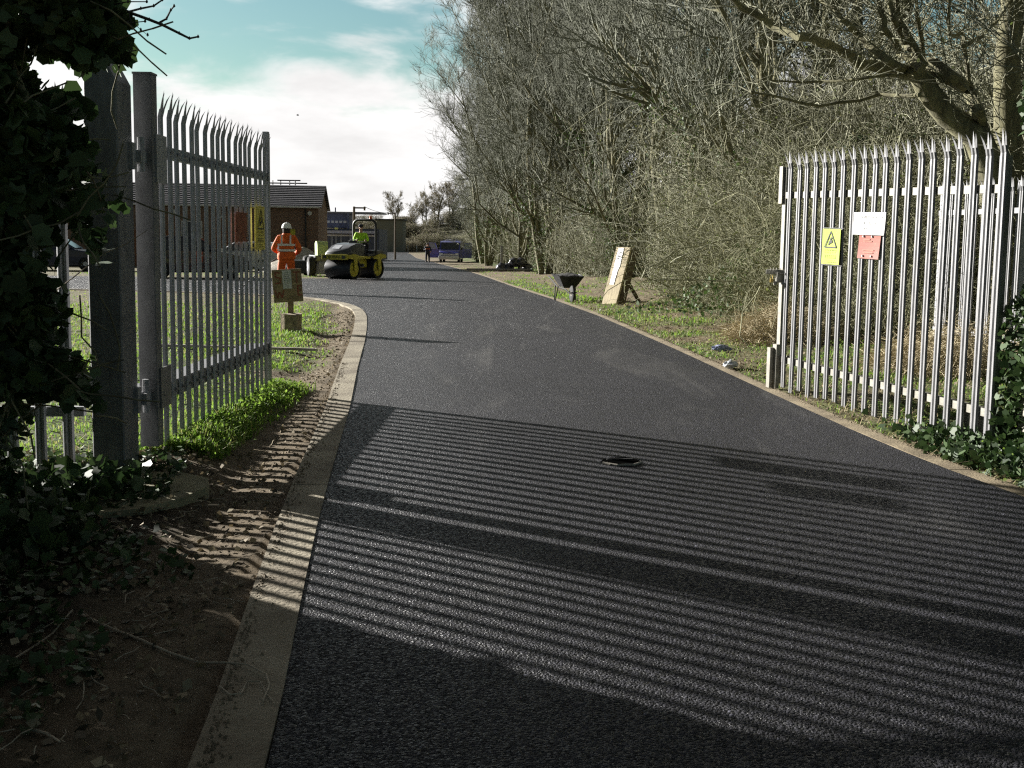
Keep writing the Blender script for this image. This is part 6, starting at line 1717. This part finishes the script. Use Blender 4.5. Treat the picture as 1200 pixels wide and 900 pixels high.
def props():
    # hand painted board on a stump
    Y = 15.6; bx = at(340, 388, Y)
    st = empty('log_stump', (bx.x + .02, Y, gz(bx.x, Y)), 0, 'rough cut log standing upright holding the painted board', 'log')
    b = MB(); r_ = random.Random(2); n = 16; vs = []; fs = []
    for z, k in ((-.03, 1.02), (.1, .97), (.2, .96), (.27, 1.0)):
        for i in range(n): a = 2 * math.pi * i / n; rr = .155 * k * (1 + .06 * math.sin(i * 2.3) + r_.uniform(-.03, .03)); vs.append((math.cos(a) * rr, math.sin(a) * rr, z + (.008 * math.sin(a * 2) if z > .25 else 0)))
    for j in range(3):
        for i in range(n): fs.append((j * n + i, j * n + (i + 1) % n, (j + 1) * n + (i + 1) % n, (j + 1) * n + i))
    b.add(vs, fs + [tuple(range(3 * n, 4 * n))]); b.build('log', mat('log_bark', (.36, .29, .19), (.13, .10, .07), scale=14, rough=.95, bump=.8), st, True)
    sg = empty('painted_board', (bx.x + .0, Y + .0, gz(bx.x, Y) + .24), R(8), 'weathered brown board with red hand painted letters and a white paper', 'sign')
    b = MB(); b.box((0.01, .02, .28), (.085, .04, .62)); b.build('stake', WOODW, sg)
    Mt = Matrix.Rotation(R(-4), 4, 'Y')
    b = MB(); b.box((0.0, -.02, .46), (.44, .025, .50), M=Mt, bev=.004); b.build('board', WOODW, sg)
    Ms = Mt @ Matrix.Translation((0, -.034, .46)) @ Matrix.Rotation(R(90), 4, 'X')
    b = MB()
    strokes(b, Ms, [(-.10, .20, -.17, .21), (-.17, .21, -.17, .14), (-.17, .14, -.10, .12), (-.10, .12, -.10, .05), (-.10, .05, -.18, .04)], .022, 0); b.build('painted_letter', REDPAINT, sg); b = MB()      # S
    strokes(b, Ms, [(.09, .20, .20, .20), (.145, .20, .145, .03)], .022, 0); b.build('painted_letter', REDPAINT, sg); b = MB()                                                                              # T
    strokes(b, Ms, [(-.19, -.06, -.16, -.18), (-.16, -.18, -.13, -.09), (-.13, -.09, -.09, -.18), (-.09, -.18, -.06, -.06)], .022, 0); b.build('painted_letter', REDPAINT, sg); b = MB()                     # W
    strokes(b, Ms, [(.15, -.01, .15, -.15), (.15, -.01, .21, -.01), (.15, -.08, .20, -.08), (.15, -.15, .21, -.15)], .022, 0)                             # E
    b.build('painted_letter', REDPAINT, sg)
    b = MB(); b.box((0.0, -.038, .555), (.135, .003, .28), M=Mt); b.build('paper', WHITEP, sg)
    b = MB(); Mp = Mt @ Matrix.Translation((0, -.0405, .555)) @ Matrix.Rotation(R(90), 4, 'X'); rr = random.Random(6)
    for k in range(6): strokes(b, Mp, [(-.045, .10 - k * .028, .045 - rr.random() * .02, .10 - k * .028 + .004)], .005, 0)
    b.build('print', INKG, sg)
    # thin plank lying on the grass left
    a = at(322, 412, 1.0) - Vector((0, 0, CZ)); t = -CZ / a.z; c = at(371, 414, 1.0) - Vector((0, 0, CZ)); t2 = -CZ / c.z
    P0 = Vector((a.x * t - 1.6, a.y * t + .15, 0)); P1 = Vector((c.x * t2, c.y * t2, 0)); b = MB(); bar(b, (0, 0, .0), P1 - P0, .03, .05); bar(b, Vector((.03, .004, .016)), P1 - P0 - Vector((.03, -.004, -.016)), .004, .042)
    o = b.build('plank', mat('grey_plank', (.40, .36, .32), (.25, .21, .18), scale=4, rough=.9)); o.location = P0 + Vector((0, 0, .045)); tag(o, 'long thin grey plank lying on the grass beyond the left gate', 'plank')
    # wheelbarrow, wheel towards the camera
    x, y = 1.30, 24.3; w_ = empty('wheelbarrow', (x, y, gz(x, y)), R(-80), 'black wheelbarrow standing on the right verge with its wheel in front', 'wheelbarrow')
    b = MB()
    top = [(-.30, -.34, .64), (.42, -.30, .60), (.42, .30, .60), (-.30, .34, .64)]; bot = [(-.15, -.18, .36), (.22, -.14, .32), (.22, .14, .32), (-.15, .18, .36)]
    k = .96; inn = [(p[0] * k, p[1] * k, p[2] + .001) for p in top]; ib = [(p[0] * .92, p[1] * .92, p[2] + .015) for p in bot]
    b.add(top + bot + inn + ib, [(0, 1, 5, 4), (1, 2, 6, 5), (2, 3, 7, 6), (3, 0, 4, 7), (4, 5, 6, 7), (8, 12, 13, 9), (9, 13, 14, 10), (10, 14, 15, 11), (11, 15, 12, 8), (15, 14, 13, 12), (0, 8, 9, 1), (1, 9, 10, 2), (2, 10, 11, 3), (3, 11, 8, 0)]); b.build('tray', BLACKP, w_)
    b = MB(); r_ = random.Random(1); vs = []; n = 9
    for j in range(n):
        for i in range(n): u, v = i / (n - 1), j / (n - 1); vs.append((-.26 + .62 * u, -.28 + .56 * v, .60 + .10 * math.sin(u * math.pi) * math.sin(v * math.pi) * .55 + r_.uniform(0, .025)))
    b.add(vs, [(j * n + i, j * n + i + 1, (j + 1) * n + i + 1, (j + 1) * n + i) for j in range(n - 1) for i in range(n - 1)]); b.build('load', mat('dark_tarmac_load', (.03, .028, .026), (.015, .015, .015), bump=.8, rough=.95), w_)
    b = MB(); b.lathe([(.06, -.035), (.16, -.04), (.195, -.02), (.2, 0), (.195, .02), (.16, .04), (.06, .035)], (.50, 0, .2), 'Y', 22); wh = b.build('wheel', RUBBER, w_, True)
    b = MB(); b.lathe([(.001, -.03), (.1, -.03), (.11, 0), (.1, .03), (.001, .03)], (.50, 0, .2), 'Y', 14); b.build('rim', mat('wheel_cream', (.35, .32, .24)), wh, True)
    for s in (-1, 1):
        b = MB(); b.tube([(.50, s * .05, .2), (.30, s * .12, .29), (-.2, s * .2, .33), (-.85, s * .28, .56)], .017, 6); b.build('handle', BLACKP, w_, True)
        b = MB(); b.tube([(-.12, s * .2, .35), (-.18, s * .25, .0), (-.30, s * .25, .0), (-.34, s * .22, .38)], .014, 6); b.build('leg', BLACKP, w_, True)
    b = MB(); b.tube([(.50, -.05, .2), (.66, -.06, .24), (.66, .06, .24), (.50, .05, .2)], .012, 6); b.build('wheel_guard', BLACKP, w_, True)
    # leaning timber sign with prop
    Y = 22.6; base = at(714, 357, Y); topp = at(733, 290, Y)
    z0 = gz(base.x, Y); lb = empty('leaning_board', (base.x, Y, z0), 0, 'long pale timber board leaning on a prop with a white sign on it', 'sign board')
    v = Vector((topp.x - base.x, .25, topp.z - z0)); Ln = v.length; vz = v.normalized(); vx = Vector((.60, -.80, 0)); vx = (vx - vz * vx.dot(vz)).normalized(); vy = vz.cross(vx)
    Mb = Matrix((vx, vy, vz)).transposed().to_4x4()
    b = MB(); b.box((0, 0, Ln / 2), (.46, .045, Ln), M=Mb, bev=.004); b.build('board', WOODL, lb)
    b = MB(); b.box((.215, .13, Ln / 2), (.03, .215, Ln), M=Mb); b.build('side_plank', WOODD, lb)  # unlit side of the board, its shade put into the dark colour
    b = MB(); b.box((0, .14, Ln / 2 + .1), (.05, .25, Ln * .8), M=Mb); b.tube([tuple(Mb @ Vector((.1, .3, Ln * .45))), (.75, .6, .0)], .05, 6); b.build('prop', WOODD, lb)
    Mw = Mb @ Matrix.Translation((-.045, -.026, Ln * .66)) @ Matrix.Rotation(R(90), 4, 'X')
    b = MB(); b.add([(-.085, -.42, 0), (.05, -.42, 0), (.06, -.1, 0), (.095, .0, 0), (.075, .43, 0), (-.10, .43, 0)] + [(-.085, -.42, .006), (.05, -.42, .006), (.06, -.1, .006), (.095, .0, .006), (.075, .43, .006), (-.10, .43, .006)], [(5, 4, 3, 2, 1, 0), (6, 7, 8, 9, 10, 11)] + [(i, i + 6, (i + 1) % 6 + 6, (i + 1) % 6) for i in range(6)], Mw); b.build('white_sign', WHITEP, lb)
    rr = random.Random(12); b = MB(); sg_ = [(y_, x_, y2, x2) for (x_, y_, x2, y2) in scribble(9, -.30, .34, 0, .06, rr)]
    strokes(b, Mw, [(a_ * .8 - .02, b_, c_ * .8 - .02, d_) for a_, b_, c_, d_ in sg_], .017, .0065); b.build('faded_writing', mat('blue_grey_ink', (.10, .12, .17)), lb)
    # crushed plastic litter
    for i, (px, py, lb_, m_) in enumerate(((846, 408, 'crumpled blue grey plastic bottle on the right verge', mat('blue_plastic', (.25, .28, .40), (.18, .2, .3), rough=.25)), (856, 426, 'crumpled clear plastic scrap nearer the road edge', mat('clear_scrap', (.5, .52, .55), (.35, .37, .40), rough=.2)), (893, 393, 'small white scrap of litter beside the right gate', WHITEP))):
        d = at(px, py, 1.0) - Vector((0, 0, CZ)); t = -(CZ - .06) / d.z; x, y = d.x * t, d.y * t
        bm = bmesh.new(); bmesh.ops.create_icosphere(bm, subdivisions=3, radius=1)
        for vv in bm.verts:
            k_ = 1 + .45 * mn.noise(vv.co * 2.6 + Vector((i, 0, 0))); vv.co = Vector((vv.co.x * .12 * k_, vv.co.y * .07 * k_, vv.co.z * .045 * k_)) * (1 if i < 2 else .45)
        me = bpy.data.meshes.new('litter'); bm.to_mesh(me); bm.free(); o = link('litter', me, m_); o.location = (x, y, gz(x, y) + .05); o.rotation_euler = (0, 0, i); tag(o, lb_, 'litter')
    # sacks, post and rails on the far right verge
    Y = 62
    pf = empty('timber_post', (at(588, 306, Y).x, Y, gz(1, Y) - .1), 0, 'upright grey post beside the black sacks on the far verge', 'post'); b = MB(); b.box((0, 0, .72), (.16, .16, 1.5), bev=.01); b.box((0, 0, 1.48), (.19, .19, .04)); b.build('shaft', mat('grey_post', (.35, .34, .33)), pf)
    Y = 56; sk = empty('sack_pile', (at(603, 306, Y).x, Y, gz(0.2, Y)), 0, 'pile of shiny black sacks on the far right verge', 'sacks'); r_ = random.Random(2)
    for k in range(5):
        bm = bmesh.new(); bmesh.ops.create_icosphere(bm, subdivisions=3, radius=1)
        for vv in bm.verts: kk = 1 + .3 * mn.noise(vv.co * 2.2 + Vector((k * 3, 0, 0))); vv.co = Vector((vv.co.x * .32 * kk, vv.co.y * .3 * kk, vv.co.z * .26 * kk))
        me = bpy.data.meshes.new('sack'); bm.to_mesh(me); bm.free(); o = link('sack', me, mat('shiny_black', (.02, .02, .025), rough=.25), sk, True); o.location = (-.7 + k * .35, r_.uniform(-.2, .2), .2 + (.3 if k in (2, 3) else 0))
    Y = 55; ra = empty('metal_rails', (at(575, 311, Y).x, Y, gz(-.8, Y) + .03), 0, 'pale metal rails lying on the far right verge', 'rails')
    for k in range(3):
        b = MB(); b.tube([(-1.3, k * .3, .05), (2.3, k * .3 + .2, .08)], .05, 6); b.build('rail', GALV, ra)


props()
